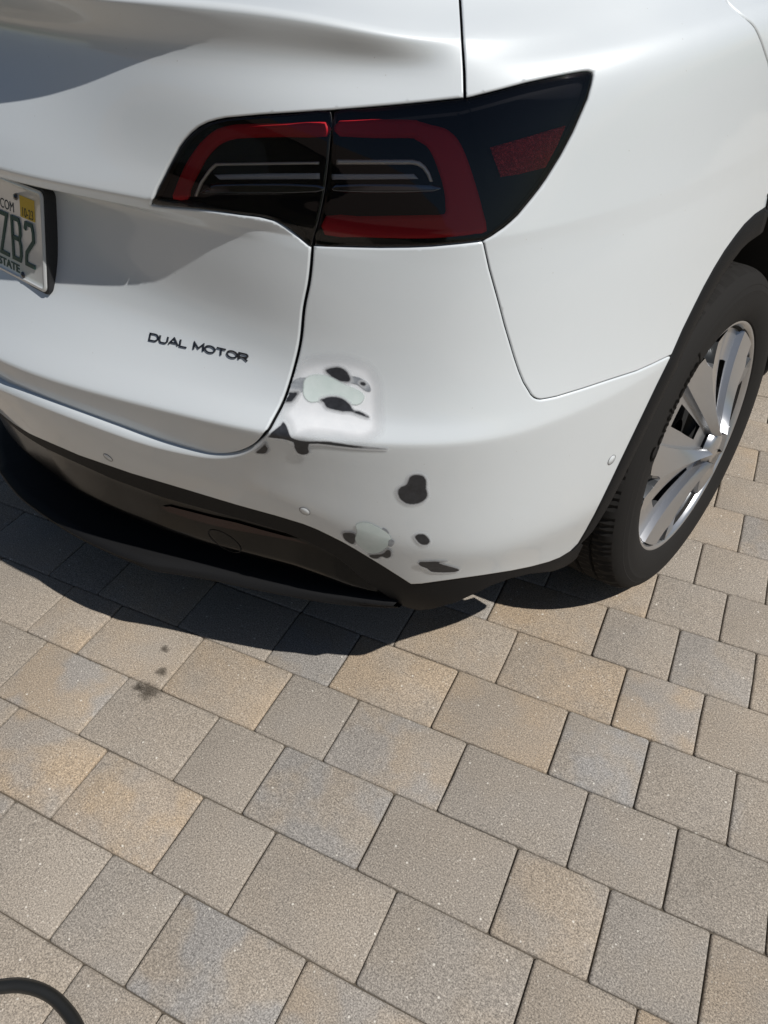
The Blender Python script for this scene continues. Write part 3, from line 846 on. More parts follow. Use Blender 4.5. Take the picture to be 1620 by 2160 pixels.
BARE = fade_mat('bare_bumper_plastic', (0.014, 0.015, 0.018), .5, .0, 120, (0.030, 0.032, 0.037), halo=(0.66, 0.675, 0.69))
PRIMER = fade_mat('grey_primer', (0.20, 0.215, 0.235), .4, .1, 90, (0.36, 0.38, 0.40))
FILLER = fade_mat('pale_green_filler', (0.53, 0.605, 0.580), .5, .0, 50, (0.60, 0.66, 0.64))
SANDED = fade_mat('sanded_white_paint', (0.64, 0.655, 0.67), .55, .0, 40, (0.70, 0.71, 0.72), .04, 1.0)
SANDED2 = fade_mat('sanded_grey_paint', (0.50, 0.50, 0.485), .5, .0, 40, (0.60, 0.60, 0.58))
def patch(name, crop, mat, w, off, label=None, sm=4):
    if mat is BARE: w = max(w, .0022)*2.3
    px = [(500+x*.37037, 740+y*.37037) for x, y in crop]
    uv = trace_off(smooth_px(px, sm, True), bump_off, 900)
    uv = resample([u for u in uv if u], .0025)
    P = np.array(uv); n = len(P)
    T = np.roll(P, -1, 0)-np.roll(P, 1, 0); T /= np.linalg.norm(T, axis=1)[:, None]+1e-12
    area = 0.5*np.sum(P[:, 0]*np.roll(P[:, 1], -1)-np.roll(P[:, 0], -1)*P[:, 1])
    N_ = np.column_stack([T[:, 1], -T[:, 0]])*(1 if area > 0 else -1)
    g = np.array([(u, v) for v in np.arange(P[:, 1].min()-w, P[:, 1].max()+w, .004) for u in np.arange(P[:, 0].min()-w, P[:, 0].max()+w, .004)])
    big = P+N_*w
    allp = np.vstack([big, P, g])
    # signed distance field: keep everything within w of the outline or inside it
    gi = inside(uv, g); gd = dist_to(uv, g); g2 = g[(gi & (gd > .0015)) | (~gi & (gd < w*.95) & (gd > .0012))]
    rings = [P+N_*w*f for f in (.33, .66, 1.0)]+[P-N_*min(w, .003)]
    Q = np.vstack([P, g2]+rings)
    v2, e2, f2, *_ = geometry.delaunay_2d_cdt([Vector(q) for q in Q], [], [], 0, 1e-6)
    Q = np.array([(q[0], q[1]) for q in v2])
    ins = inside(uv, Q); d = dist_to(uv, Q); sd = np.where(ins, d, -d)
    fade = np.clip((sd+w)/(1.6*w), 0, 1)
    cen = np.array([Q[list(f)].mean(0) for f in f2]); ci = inside(uv, cen); cd_ = dist_to(uv, cen)
    fk = [list(f) for f, a, b in zip(f2, ci, cd_) if a or b < w*1.02]
    bp = np.array(bump_poly) ; inb = inside(bump_poly, Q)
    fk = [f for f in fk if inb[f].all()]
    used = sorted(set(i for f in fk for i in f)); rm = {o: i for i, o in enumerate(used)}
    Q = Q[used]; fade = fade[used]; fk = [[rm[i] for i in f] for f in fk]
    nn = SN(Q[:, 0], Q[:, 1])*SGN; V = S(Q[:, 0], Q[:, 1])+nn*(off+bump_off(Q[:, 0]))[:, None]
    if np.dot(np.cross(V[fk[0][1]]-V[fk[0][0]], V[fk[0][2]]-V[fk[0][0]]), nn[fk[0][0]]) < 0: fk = [f[::-1] for f in fk]
    o = obj(name, V, fk, mat, bumper, True, nn)
    a = o.data.attributes.new('fade', 'FLOAT', 'POINT'); a.data.foreach_set('value', fade.astype(np.float32)[:len(o.data.vertices)])
    if label: o['label'] = label
    return o
patch('sanded_area', [(345,120),(420,70),(520,50),(640,60),(740,100),(790,180),(800,300),(800,430),(780,470),(700,500),(560,480),(420,470),(330,490),(300,420),(270,360),(300,300),(330,250)], SANDED, .016, .0003, 'pale sanded area below the tail lamp')
patch('bare_patch', [(505,110),(540,95),(580,92),(620,110),(645,150),(640,175),(600,175),(560,160),(530,140)], BARE, .0035, .0008)
patch('primer_patch', [(640,150),(700,160),(745,190),(755,225),(730,220),(695,190),(650,175)], PRIMER, .0035, .0007)
patch('bare_patch', [(700,178),(722,176),(736,190),(724,200),(706,192)], BARE, .0025, .0010)
patch('primer_patch', [(310,200),(350,165),(400,165),(395,205),(350,235),(300,240)], PRIMER, .004, .0006)
patch('bare_patch', [(295,238),(340,234),(352,240),(320,285),(280,295),(274,280)], BARE, .004, .0009)
patch('filler_patch', [(395,165),(440,142),(520,150),(600,190),(690,230),(720,260),(700,295),(660,300),(620,280),(540,255),(470,280),(420,285),(388,255),(385,210)], FILLER, .004, .0011, 'mint green filler below the tail lamp')
patch('bare_patch', [(478,278),(540,260),(600,270),(640,300),(665,335),(700,345),(745,368),(748,380),(700,365),(650,347),(600,345),(540,332),(510,320),(495,295)], BARE, .0028, .0014)
patch('bare_patch', [(178,485),(215,452),(250,425),(265,406),(285,430),(303,480),(330,500),(400,512),(520,514),(640,532),(760,546),(855,557),(760,555),(640,547),(520,532),(412,527),(412,575),(385,588),(348,580),(328,545),(322,517),(260,499),(200,492)], BARE, .0022, .0014, 'long bare wedge running along the crease', 2)
patch('bare_patch', [(110,575),(150,538),(162,522),(168,540),(178,555),(165,580),(130,582)], BARE, .0025, .0012)
patch('bare_patch', [(915,800),(930,775),(965,755),(985,715),(1020,702),(1060,710),(1078,740),(1078,780),(1085,820),(1060,855),(1010,872),(960,865),(925,835)], BARE, .003, .0010, 'largest bare patch, in the middle of the bumper corner')
patch('bare_patch', [(1012,1055),(1040,1040),(1075,1048),(1098,1080),(1083,1101),(1055,1102),(1030,1085)], BARE, .0028, .0010)
patch('bare_patch', [(604,1037),(640,1032),(673,1042),(678,1070),(663,1099),(630,1085),(609,1065)], BARE, .0025, .0010)
patch('primer_patch', [(830,1010),(850,1018),(862,1036),(846,1034)], PRIMER, .002, .0009)
patch('filler_patch', [(684,988),(740,978),(800,1003),(850,1033),(872,1062),(862,1098),(828,1132),(780,1152),(740,1142),(702,1108),(678,1075),(688,1030)], FILLER, .003, .0011, 'mint green filler above the lower trim')
patch('primer_patch', [(872,1078),(890,1082),(884,1104),(868,1108)], PRIMER, .003, .0012)
patch('bare_patch', [(754,1160),(790,1156),(830,1150),(855,1130),(876,1136),(876,1165),(855,1177),(825,1168),(800,1179),(770,1177)], BARE, .0025, .0014)
patch('bare_patch', [(1042,1198),(1195,1197),(1150,1204),(1180,1216),(1230,1230),(1266,1243),(1240,1257),(1150,1259),(1105,1254),(1080,1235),(1045,1222)], BARE, .0025, .0012, 'bare patch lowest on the bumper corner', 2)

# ------------------------------------------------------------------ lettering helper
def text_mesh(txt, size=1.0, bold=0.0, bevel=0.0, extrude=0.0, shear=0.0):
    c = bpy.data.curves.new('lettering', 'FONT'); c.body = txt; c.size = size
    c.extrude = extrude; c.bevel_depth = bevel; c.bevel_resolution = 1; c.resolution_u = 4; c.shear = shear; c.offset = bold
    o = bpy.data.objects.new('lettering', c); scene.collection.objects.link(o)
    bpy.context.view_layer.update()
    dg = bpy.context.evaluated_depsgraph_get()
    me = bpy.data.meshes.new_from_object(o.evaluated_get(dg)); bpy.data.objects.remove(o, do_unlink=True); bpy.data.curves.remove(c)
    V = np.array([v.co[:] for v in me.vertices]); F = [tuple(p.vertices) for p in me.polygons]
    bpy.data.meshes.remove(me); return V, F
def stroke(polys, w):
    """polylines -> extrusion outlines as quads with mitred corners (flat)"""
    V, F = [], []
    for pl, closed in polys:
        P = np.array(pl, float); n = len(P)
        for i in range(n):
            a = P[(i-1) % n] if (closed or i > 0) else None; b = P[i]; c = P[(i+1) % n] if (closed or i < n-1) else None
            d1 = (b-a)/np.linalg.norm(b-a) if a is not None else None; d2 = (c-b)/np.linalg.norm(c-b) if c is not None else None
            if d1 is None: d1 = d2
            if d2 is None: d2 = d1
            m = d1+d2; m /= np.linalg.norm(m); nn = np.array([-m[1], m[0]]); k = w/2/max(.35, abs(np.dot(nn, [-d1[1], d1[0]])))
            V += [b+nn*k, b-nn*k]
        o_ = len(V)-2*n
        for i in range(n if closed else n-1): j = (i+1) % n; F.append((o_+2*i, o_+2*i+1, o_+2*j+1, o_+2*j))
    return np.array(V), F
# badge on the tailgate
BADGE = simple('black_badge', (0.012, 0.013, 0.016), 0.16, coat=0.6)
A0, A1 = cast(315.5, 717.5), cast(522.5, 761.5); H0 = cast(317.5, 703)
Hh = abs(H0[1]-A0[1])
adv = 0.0
def arc(cx, cy, rx, ry, a0, a1, n=7):
    return [(cx+rx*math.cos(math.radians(a)), cy+ry*math.sin(math.radians(a))) for a in np.linspace(a0, a1, n)]
W1 = 1.55   # letter width over height
GL = {
 'D': ([([(0, 0), (0, 1), (.9, 1)]+arc(.95, .5, .6, .5, 80, -80, 9)+[(.9, 0)], True)], 1.55),
 'U': ([([(0, 1), (0, .45)]+arc(.45, .42, .45, .42, 190, 270, 5)+[(1.0, 0)]+arc(1.0, .42, .45, .42, 275, 350, 5)+[(1.45, 1)], False)], 1.45),
 'A': ([([(0, 0), (.85, 1), (1.7, 0)], False), ([(.42, .30), (1.28, .30)], False)], 1.7),
 'L': ([([(0, 1), (0, 0), (1.2, 0)], False)], 1.2),
 'M': ([([(0, 0), (.05, 1), (.85, .25), (1.65, 1), (1.7, 0)], False)], 1.7),
 'O': ([(arc(.85, .5, .85, .5, 0, 345, 24), True)], 1.7),
 'T': ([([(0, 1), (1.5, 1)], False), ([(.75, .92), (.75, 0)], False)], 1.5),
 'R': ([([(0, 0), (0, 1), (1.05, 1)]+arc(1.1, .72, .35, .28, 80, -80, 6)+[(.1, .42)], False), ([(.75, .40), (1.45, 0)], False)], 1.45),
}
word = 'DUAL MOTOR'; x = 0; lay_ = []
for ch in word:
    if ch == ' ': x += .95; continue
    lay_.append((ch, x)); x += GL[ch][1]+.32
tot = x-.32
for ch, x0 in lay_:
    V2, F2 = stroke(GL[ch][0], .21)
    U_ = A0[0]+(V2[:, 0]+x0)/tot*(A1[0]-A0[0]); V_ = A0[1]+(V2[:, 0]+x0)/tot*(A1[1]-A0[1])+V2[:, 1]*Hh
    p = S(U_, V_); n = SN(U_, V_)*SGN
    nv = len(V2); Vv = np.vstack([p+n*.0020, p-n*.0005]); Ff = [f for f in F2]
    ed = {}
    for f in F2:
        for i in range(4): e = (f[i], f[(i+1) % 4]); ed[e] = 1
    for a, b in ed:
        if (b, a) not in ed: Ff.append((b, a, a+nv, b+nv))
    o = obj('badge_letter', Vv, Ff, BADGE, hatch, False)
    bm = bmesh.new(); bm.from_mesh(o.data); bmesh.ops.recalc_face_normals(bm, faces=bm.faces)
    bm.to_mesh(o.data); bm.free()

# ------------------------------------------------------------------ licence plate
tp = math.atan2(.042, .145)
PC = np.array([0.0, -.868-.004, .8345]); PE1 = np.array([1., 0, 0]); PE2 = np.array([0, math.sin(tp), math.cos(tp)]); PN = np.cross(PE1, PE2)
def plate_xy(px, py, off=0.0):
    d = ray(px, py); o_ = PC+PN*off; s = ((o_-CAM)@PN)/(d@PN); q = CAM+s*d-o_; return np.array([q@PE1, q@PE2])
def pl3(x, y, h): return PC+PE1*x+PE2*y+PN*h
def mat_plate():
    t = NT('plate_white_reflective'); b = t.bsdf(Base_Color=(0.62, 0.63, 0.62, 1), Roughness=.28, Metallic=.25); b.inputs['Coat Weight'].default_value = .6; return t.m
PLW = mat_plate(); PLG = simple('plate_dark_green', (0.012, 0.055, 0.045), .35); PLY = simple('sticker_yellow', (0.62, 0.40, 0.02), .4); INK = simple('black_ink', (0.02, 0.02, 0.022), .5)
pw, ph = .1525, .0762
def rrect(hw, hh, r, n=5):
    o_ = []
    for cx, cy, a in ((hw-r, hh-r, 0), (-hw+r, hh-r, 90), (-hw+r, -hh+r, 180), (hw-r, -hh+r, 270)):
        o_ += [(cx+r*math.cos(math.radians(a+k*90/n)), cy+r*math.sin(math.radians(a+k*90/n))) for k in range(n+1)]
    return o_
plate = empty('license_plate')
tag(plate, 'white license plate with dark green ZB2 characters and a yellow 10-23 sticker', 'license plate')
def ringset(rings, name, mat, cap=True):
    V = []; F = []; n = len(rings[0][0])
    for rr, h_ in rings: V += [pl3(x, y, h_) for x, y in rr]
    for k in range(len(rings)-1):
        for i in range(n): j = (i+1) % n; F.append((k*n+i, k*n+j, (k+1)*n+j, (k+1)*n+i))
    F.append([k_ for k_ in range((len(rings)-1)*n, len(rings)*n)])
    o = obj(name, V, F, mat, plate, True)
    bm = bmesh.new(); bm.from_mesh(o.data); bmesh.ops.recalc_face_normals(bm, faces=bm.faces); bm.to_mesh(o.data); bm.free()
    o.data.set_sharp_from_angle(angle=math.radians(35)); return o
ringset([(rrect(pw+.004, ph+.003, .011), -.020), (rrect(pw+.004, ph+.003, .011), -.002), (rrect(pw, ph, .010), -.001)], 'plate_frame', RUBBER_SHADE)
ringset([(rrect(pw, ph, .010), -.0012), (rrect(pw, ph, .010), .0006), (rrect(pw-.0025, ph-.0025, .009), .0022), (rrect(pw-.0045, ph-.0045, .008), .0022), (rrect(pw-.0065, ph-.0065, .007), .0006)], 'plate_sheet', PLW)
def on_plate(V2, F2, name, mat, h0, h1):
    nv = len(V2); V = [pl3(x, y, h1) for x, y in V2]+[pl3(x, y, h0) for x, y in V2]; F = [tuple(f) for f in F2]; ed = {}
    for f in F2:
        for i in range(len(f)): ed[(f[i], f[(i+1) % len(f)])] = 1
    for a, b in ed:
        if (b, a) not in ed: F.append((b, a, a+nv, b+nv))
    o = obj(name, V, F, mat, plate, False)
    bm = bmesh.new(); bm.from_mesh(o.data); bmesh.ops.recalc_face_normals(bm, faces=bm.faces); bm.to_mesh(o.data); bm.free(); return o
def glyph_at(polys, cx0, cx1, cy0, cy1, w, name):
    pl_ = [([(cx0+x*(cx1-cx0), cy0+y*(cy1-cy0)) for x, y in p], c) for p, c in polys]
    V2, F2 = stroke(pl_, w); on_plate(V2, F2, name, PLG, .0004, .0022)
q = plate_xy
b_l, b_r = q(27, 505), q(47, 510); t_y = q(35, 462)[1]; bt_y = q(49, 551)[1]
print('plate B', b_l, b_r, t_y, bt_y, 'two', q(55,520), q(74,525), 'Z', q(2,455), q(22,545))
yb, yt = -.0435, .0195
cw = .0255; w_ = .0066
x2 = .1075
glyph_at([([(0, .84), (.14, 1), (.86, 1), (1, .84), (1, .62), (.10, .28), (0, .12), (0, 0), (1.05, 0)], False)], x2-cw/2, x2+cw/2, yb, yt, w_, 'plate_character')
xb = x2-.0415
glyph_at([([(0, 0), (0, 1), (.85, 1), (1, .86), (1, .64), (.85, .52), (1, .38), (1, .14), (.85, 0)], True), ([(0, .52), (.85, .52)], False)], xb-cw/2, xb+cw/2, yb, yt, w_, 'plate_character')
xz = xb-.0415
glyph_at([([(0, 1), (1, 1), (0, 0), (1.05, 0)], False)], xz-cw/2, xz+cw/2, yb, yt, w_, 'plate_character')
V2, F2 = text_mesh('COM', .0215); V2[:, 0] *= .045/V2[:, 0].max(); on_plate(V2[:, :2]+[.0160, .0280], F2, 'plate_lettering', INK, .0006, .0009)
V2, F2 = text_mesh('STATE', .0180, .0004); V2[:, 0] *= .070/V2[:, 0].max(); on_plate(V2[:, :2]+[-.0005, -.0650], F2, 'plate_lettering', PLG, .0006, .0014)
on_plate(np.array([(.082, .0265), (.127, .0265), (.127, .0585), (.082, .0585)]), [(0, 1, 2, 3)], 'plate_sticker', PLY, .0006, .0011)
V2, F2 = text_mesh('10-23', .0200); V2[:, 0] *= .036/V2[:, 0].max(); on_plate(V2[:, :2]+[.0865, .0285], F2, 'plate_lettering', INK, .0010, .0014)
for sx in (-1, 1):
    for sy in (-1, 1):
        bm = bmesh.new(); cx, cy = (sx*.0705, .0535) if sy > 0 else (sx*.0800, -.0655)
        ctr = bm.verts.new(pl3(cx, cy, .0042)); r1 = [bm.verts.new(pl3(cx+.0045*math.cos(a), cy+.0045*math.sin(a), .0034)) for a in np.linspace(0, 2*math.pi, 12, endpoint=False)]
        r2 = [bm.verts.new(pl3(cx+.0055*math.cos(a), cy+.0055*math.sin(a), .0006)) for a in np.linspace(0, 2*math.pi, 12, endpoint=False)]
        for k in range(12): bm.faces.new((ctr, r1[k], r1[(k+1) % 12])); bm.faces.new((r1[k], r2[k], r2[(k+1) % 12], r1[(k+1) % 12]))
        bm_obj('plate_screw', bm, GLOSSBLACK, plate)
# ------------------------------------------------------------------ wheels
def make_wheel(first):
    """parts of one wheel in wheel space: x outward, wheel centre at the origin, rim face at x=0"""
    parts = []
    NA = 288
    R0 = .3515
    def lathe(prof, na=NA, mod=None):
        V = []; F = []; m = len(prof)
        for i in range(na):
            a = 2*math.pi*i/na
            for k, (x, r) in enumerate(prof):
                if mod: x, r = mod(i, k, x, r)
                V.append((x, r*math.cos(a), r*math.sin(a)))
        for i in range(na):
            j = (i+1) % na
            for k in range(m-1): F.append((i*m+k, i*m+k+1, j*m+k+1, j*m+k))
        return V, F
    # tyre: sidewall, shoulder, tread with grooves
    prof = [(-.012,.232),(-.004,.240),(.001,.246),(.007,.252),(.010,.258),(.0135,.268),(.0158,.280),(.0165,.290),(.0162,.300),(.0150,.308),(.0152,.3095),(.0135,.3150),(.0115,.320),(.0118,.3215),(.0080,.329),(.0030,.336)]
    tr = [(-.002,.3405),(-.008,.3445),(-.016,.3475),(-.026,.3492),(-.038,.3500)]
    tr += [(-.0385,.3440),(-.0455,.3440),(-.046,.3505),(-.074,.3512),(-.0745,.3440),(-.0835,.3440),(-.084,.3515),(-.112,.3515),(-.1125,.3440),(-.1215,.3440),(-.122,.3515),(-.150,.3512),(-.1505,.3440),(-.1595,.3440),(-.160,.3505),(-.186,.3492),(-.205,.3450),(-.2150,.336),(-.222,.320),(-.2255,.290),(-.220,.260),(-.205,.235)]
    nb = len(prof)
    full = prof+tr
    def mod(i, k, x, r):
        if k >= nb and r > .3435 and x > -.20:
            ph_ = i % 4
            if x > -.037: cut = (ph_ == 0) or (i % 8 == 2 and x > -.020)
            else: cut = (i+int(x*60)) % 4 == 0
            if cut: r -= .0038
        return x, r
    parts.append(('tyre', *lathe(full, 288, mod), TYRE, 17))
    parts.append(('wheel_rim', *lathe([(-.034,.2325),(-.012,.2350),(-.001,.2405),(.0035,.2445),(.0048,.2478),(.0040,.2500),(.0005,.2505),(-.004,.2480)], 120), ALU, 50))
    parts.append(('rim_barrel', *lathe([(-.012,.2335),(-.05,.222),(-.10,.215),(-.19,.222),(-.205,.235)], 72), ALUDARK, 50))
    # blades of the cover as a height field over the disc
    rs = [.034,.038,.043,.049,.055,.061,.066,.072,.080,.088,.097,.106,.115,.124,.133,.142,.150,.157,.163,.168,.176,.184,.192,.1985,.203,.209,.215,.221,.227,.232,.2365]
    C0_ = -113.0
    def col_angles(r):
        """angles across one 72 degree sector; the columns follow the edges of the spoke"""
        t = (r-.034)/(.2365-.034); w = 10+11*t**.8
        nt = max(0, (t-.80)/.20); n0, n1 = -2-nt*4.5, 2.5*min(1, nt*3)+nt*4
        if nt == 0: n0, n1 = -.02, .02
        lo, hi = w+7, 72-w-max(8, 15-40*max(0, r-.12))
        mid = (lo+hi)/2
        if hi-lo < 1: lo, hi = mid-.5, mid+.5
        kn = [(-w, 2), (-w+(n0+w)*.5, 3), (n0, 2), (n0+(n1-n0)*.12, 1), (n1-(n1-n0)*.12, 2), (n1, 1), (n1+(w-n1)*.5, 3), (w, 3), (w+1.3, 2), (lo, 1), (hi, 6), (72-w-1.3, 2), (72-w, 2)]
        out = [kn[0][0]]; tag_ = []
        names = ['L', 'L', 'nw', 'n', 'nw', 'R', 'R', 'step', 'p', 'hole', 'p', 'step']
        for (a, _), (b_, n), nm in zip(kn, kn[1:], names):
            for i in range(1, n+1): out.append(a+(b_-a)*i/n); tag_.append(nm)
        return out[:-1], tag_, w, n0, n1, t
    ncol = len(col_angles(.1)[0]); tags = col_angles(.1)[1]
    def height(dl, w, n0, n1, t):
        base = .036*(1-t)**1.3-.005*math.sin(math.pi*t)-.002
        d = dl if dl < 36 else dl-72
        if abs(d) <= w+.01:
            k = 1-abs(d)/w; h_ = base+.015*(k if d > 0 else k**.75)*(1-.35*t)
            if t > .80 and n0+(n1-n0)*.1 < d < n1-(n1-n0)*.1: h_ = base-.009*min(1, (t-.80)/.04)
            return h_
        return base-.013*min(1, (abs(d)-w)/1.2)
    V = []; M_ = len(rs); NC = ncol*5
    for s5 in range(5):
        for c in range(ncol):
            for r in rs:
                cs, tg, w, n0, n1, t = col_angles(r); a = math.radians(C0_+72*s5+cs[c])
                V.append((height(cs[c], w, n0, n1, t), r*math.cos(a), r*math.sin(a)))
    FB = []; FN = {}
    for s5 in range(5):
        for c in range(ncol):
            i = s5*ncol+c; j = (i+1) % NC
            for k in range(M_-1):
                rr_ = (rs[k]+rs[k+1])/2
                if tags[c] == 'hole' and .066 < rr_ < .168: continue
                q = (i*M_+k, i*M_+k+1, j*M_+k+1, j*M_+k)
                if tags[c] in ('n', 'nw') and rr_ > .1985: FN.setdefault(s5, []).append(q)
                else: FB.append(q)
    parts.append(('spoke_cover', V, FB, ALU, 16))
    for kk in sorted(FN): parts.append(('cover_insert', V, FN[kk], ALUDARK, 16))
    parts.append(('hub_cap', *lathe([(.044,.0001),(.0435,.020),(.041,.029),(.036,.034),(.028,.038)], 60), ALU, 30))
    parts.append(('brake_disc', *lathe([(-.070,.05),(-.066,.16),(-.066,.167),(-.075,.168),(-.09,.05)], 72), STEEL, 30))
    parts.append(('wheel_back', *lathe([(-.045,.03),(-.050,.15),(-.055,.05)], 24), DARK, 30))
    objs = []
    for nm, V_, F_, mt, ang in parts:
        o = obj(nm, V_, F_, mt, None, True); bm = bmesh.new(); bm.from_mesh(o.data)
        used = [v for v in bm.verts if not v.link_faces]; bmesh.ops.delete(bm, geom=used, context='VERTS')
        bmesh.ops.recalc_face_normals(bm, faces=bm.faces)
        bm.to_mesh(o.data); bm.free(); o.data.set_sharp_from_angle(angle=math.radians(ang)); objs.append(o)
    # valve
    bm = bmesh.new(); bmesh.ops.create_cone(bm, cap_ends=True, segments=12, radius1=.005, radius2=.004, depth=.030, matrix=Matrix.Translation((-.012, .145*math.cos(math.radians(-70)), .145*math.sin(math.radians(-70)))) @ Matrix.Rotation(math.radians(90), 4, 'Y'))
    objs.append(bm_obj('valve_stem', bm, DARK, None))
    # raised lettering on the sidewall: runs up along the rear of the tyre
    V2, F2 = text_mesh('Continental', .043, .0006)
    Lw = V2[:, 0].max(); rm = .284
    a_start, a_end = math.radians(159), math.radians(119)     # angle of y'=forward, z up
    aa = a_start+(a_end-a_start)*(V2[:, 0]/Lw); rr = rm-.0075+V2[:, 1]
    def xs(r): return float(np.interp(r, [.246,.252,.258,.268,.280,.290,.300,.308,.315], [.001,.007,.010,.0135,.0158,.0165,.0162,.0150,.0135]))
    top = [(xs(r)+.0016, r*math.cos(a), r*math.sin(a)) for a, r in zip(aa, rr)]
    objs.append(obj('tyre_lettering', top, F2, TYREGLOSS, None, False))
    return objs
wparts = make_wheel(True)
def place_wheel(side, y, copy):
    w = empty('wheel'); w.parent = car
    cam_t = math.radians(2.48)
    M_ = Matrix.Translation((side*.94, y, .3497)) @ Matrix.Rotation(side*-cam_t if side > 0 else cam_t, 4, 'Y')
    if side < 0: M_ = M_ @ Matrix.Scale(-1, 4, (1, 0, 0))
    w.matrix_local = M_
    for p in wparts:
        c = p.copy() if copy else p
        if copy: scene.collection.objects.link(c)
        c.parent = w
    return w
place_wheel(1, 0, False)
for s, y in ((-1, 0), (1, 2.89), (-1, 2.89)): place_wheel(s, y, True)

# ------------------------------------------------------------------ paved driveway
PH = .27442859; PP = .1524
def g2w(gx, gy):    # paver grid (in pavers, origin under the camera) -> world
    gx, gy = gx*PP, gy*PP
    return (CAM[0]+gx*math.cos(PH)-gy*math.sin(PH), CAM[1]+gx*math.sin(PH)+gy*math.cos(PH))
def w2g(x, y):
    dx, dy_ = x-CAM[0], y-CAM[1]
    return ((dx*math.cos(PH)+dy_*math.sin(PH))/PP, (-dx*math.sin(PH)+dy_*math.cos(PH))/PP)
Y0 = 17.199       # row line k lies at Y0-k
KN = {-1:[.719],1:[.68],2:[1.175],3:[.649],4:[1.124],5:[.598],6:[1.084],7:[.568,1.583],8:[.052,1.068],9:[-2.02,-.481,.545,1.564],10:[-3.039,-1.529,.012,1.029],
      11:[-4.541,-3.539,-2.043,-.516,.509,1.536],12:[-7.992,-7.036,-5.549,-4.064,-3.059,-1.536,-.005,1.019,2.028],13:[-7.562,-6.066,-4.576,-3.578,-2.068,-.542,.483,1.511],
      14:[-5.566,-4.094,-3.089,-1.567,-.045,.976],15:[-6.101,-4.607,-3.615,-2.099],16:[-4.12,-3.125]}
def mat_paver():
    t = NT('tumbled_concrete_paver'); p = t.coord('Position')
    oi = t.n.new('ShaderNodeObjectInfo')
    nz = t.n.new('ShaderNodeTexNoise'); nz.inputs['Scale'].default_value = 7.0; nz.inputs['Detail'].default_value = 4; nz.inputs['Roughness'].default_value = .55
    off = t.new('ShaderNodeVectorMath', dict(operation='SCALE'), **{'0': (1.7, 3.1, 0.9)}); 
    rv = t.new('ShaderNodeVectorMath', dict(operation='MULTIPLY_ADD'))
    cmb = t.n.new('ShaderNodeCombineXYZ'); t.link(oi.outputs['Random'], cmb.inputs[0]); t.link(oi.outputs['Random'], cmb.inputs[1])
    t.link(cmb.outputs[0], rv.inputs[0]); rv.inputs[1].default_value = (37, 91, 0); t.link(p, rv.inputs[2])
    t.link(rv.outputs[0], nz.inputs['Vector'])
    blot = t.ramp(nz.outputs['Fac'], [(.40, 0.), (.60, 1.)])
    col = t.n.new('ShaderNodeSeparateColor'); t.link(oi.outputs['Color'], col.inputs[0])
    tan = (0.335, 0.259, 0.180); grey = (0.270, 0.237, 0.198); blue = (0.252, 0.237, 0.219)
    # object colour: R = amount of tan, G = amount of blue, B = brightness
    base = t.mix(t.math('MULTIPLY', col.outputs[0], t.math('ADD', .35, t.math('MULTIPLY', blot, .65)), True), grey, tan)
    nz2 = t.n.new('ShaderNodeTexNoise'); nz2.inputs['Scale'].default_value = 9.0; nz2.inputs['Detail'].default_value = 3
    rv2 = t.new('ShaderNodeVectorMath', dict(operation='MULTIPLY_ADD')); t.link(cmb.outputs[0], rv2.inputs[0]); rv2.inputs[1].default_value = (11, 23, 5); t.link(p, rv2.inputs[2]); t.link(rv2.outputs[0], nz2.inputs['Vector'])
    base = t.mix(t.math('MULTIPLY', col.outputs[1], t.ramp(nz2.outputs['Fac'], [(.45, 0.), (.58, 1.)]), True), base, blue)
    sc = t.math('MULTIPLY', col.outputs[2], 2.0)
    # cloudy dirt at a larger size across the pavers
    cl = t.ramp(t.noise(2.2, 4, .6, p), [(.3, .88), (.7, 1.08)])
    base = t.mix(1.0, base, cl, 'MULTIPLY')
    # sand grains
    g1 = t.noise(360, 4, .8, p); g1r = t.ramp(g1, [(.33, .34), (.50, .95), (.68, 1.75)])
    base = t.mix(1.0, base, g1r, 'MULTIPLY')
    vo = t.new('ShaderNodeTexVoronoi', None, Vector=p, Scale=150.0); vo.inputs['Randomness'].default_value = 1.0
    vc = t.new('ShaderNodeSeparateColor', None, Color=vo.outputs['Color'])
    spot = t.math('MULTIPLY', t.ramp(vo.outputs['Distance'], [(.13, 1.), (.24, 0.)]), t.ramp(vc.outputs[0], [(.50, 0.), (.75, 1.)]))
    base = t.mix(t.math('MULTIPLY', spot, .62), base, (0.58, 0.53, 0.45))
    vo2 = t.new('ShaderNodeTexVoronoi', None, Vector=p, Scale=62.0); vc2 = t.new('ShaderNodeSeparateColor', None, Color=vo2.outputs['Color'])
    nn_ = t.math('ADD', vo2.outputs['Distance'], t.math('MULTIPLY', t.math('SUBTRACT', t.noise(300, 2, .5, p), .5), .15))
    spot2 = t.math('MULTIPLY', t.ramp(nn_, [(.08, 1.), (.14, 0.)]), t.ramp(vc2.outputs[0], [(.80, 0.), (.84, 1.)]))
    base = t.mix(t.math('MULTIPLY', spot2, .75), base, (0.70, 0.66, 0.58))
    spot3 = t.math('MULTIPLY', t.ramp(vo.outputs['Distance'], [(.14, 1.), (.24, 0.)]), t.ramp(vc.outputs[1], [(.76, 0.), (.82, 1.)]))
    base = t.mix(t.math('MULTIPLY', spot3, .6), base, (0.09, 0.08, 0.07))
    base = t.mix(1.0, base, sc, 'MULTIPLY')
    h_ = t.math('ADD', t.math('MULTIPLY', g1, .8), t.math('MULTIPLY', t.noise(130, 4, .7, p), 1.0))
    h_ = t.math('ADD', h_, t.math('MULTIPLY', t.noise(26, 3, .6, p), 1.6))
    b = t.bsdf(Base_Color=base, Roughness=.88, Normal=t.bump(h_, .55, .0016)); b.inputs['Specular IOR Level'].default_value = .35
    return t.m
PAVER = mat_paver()
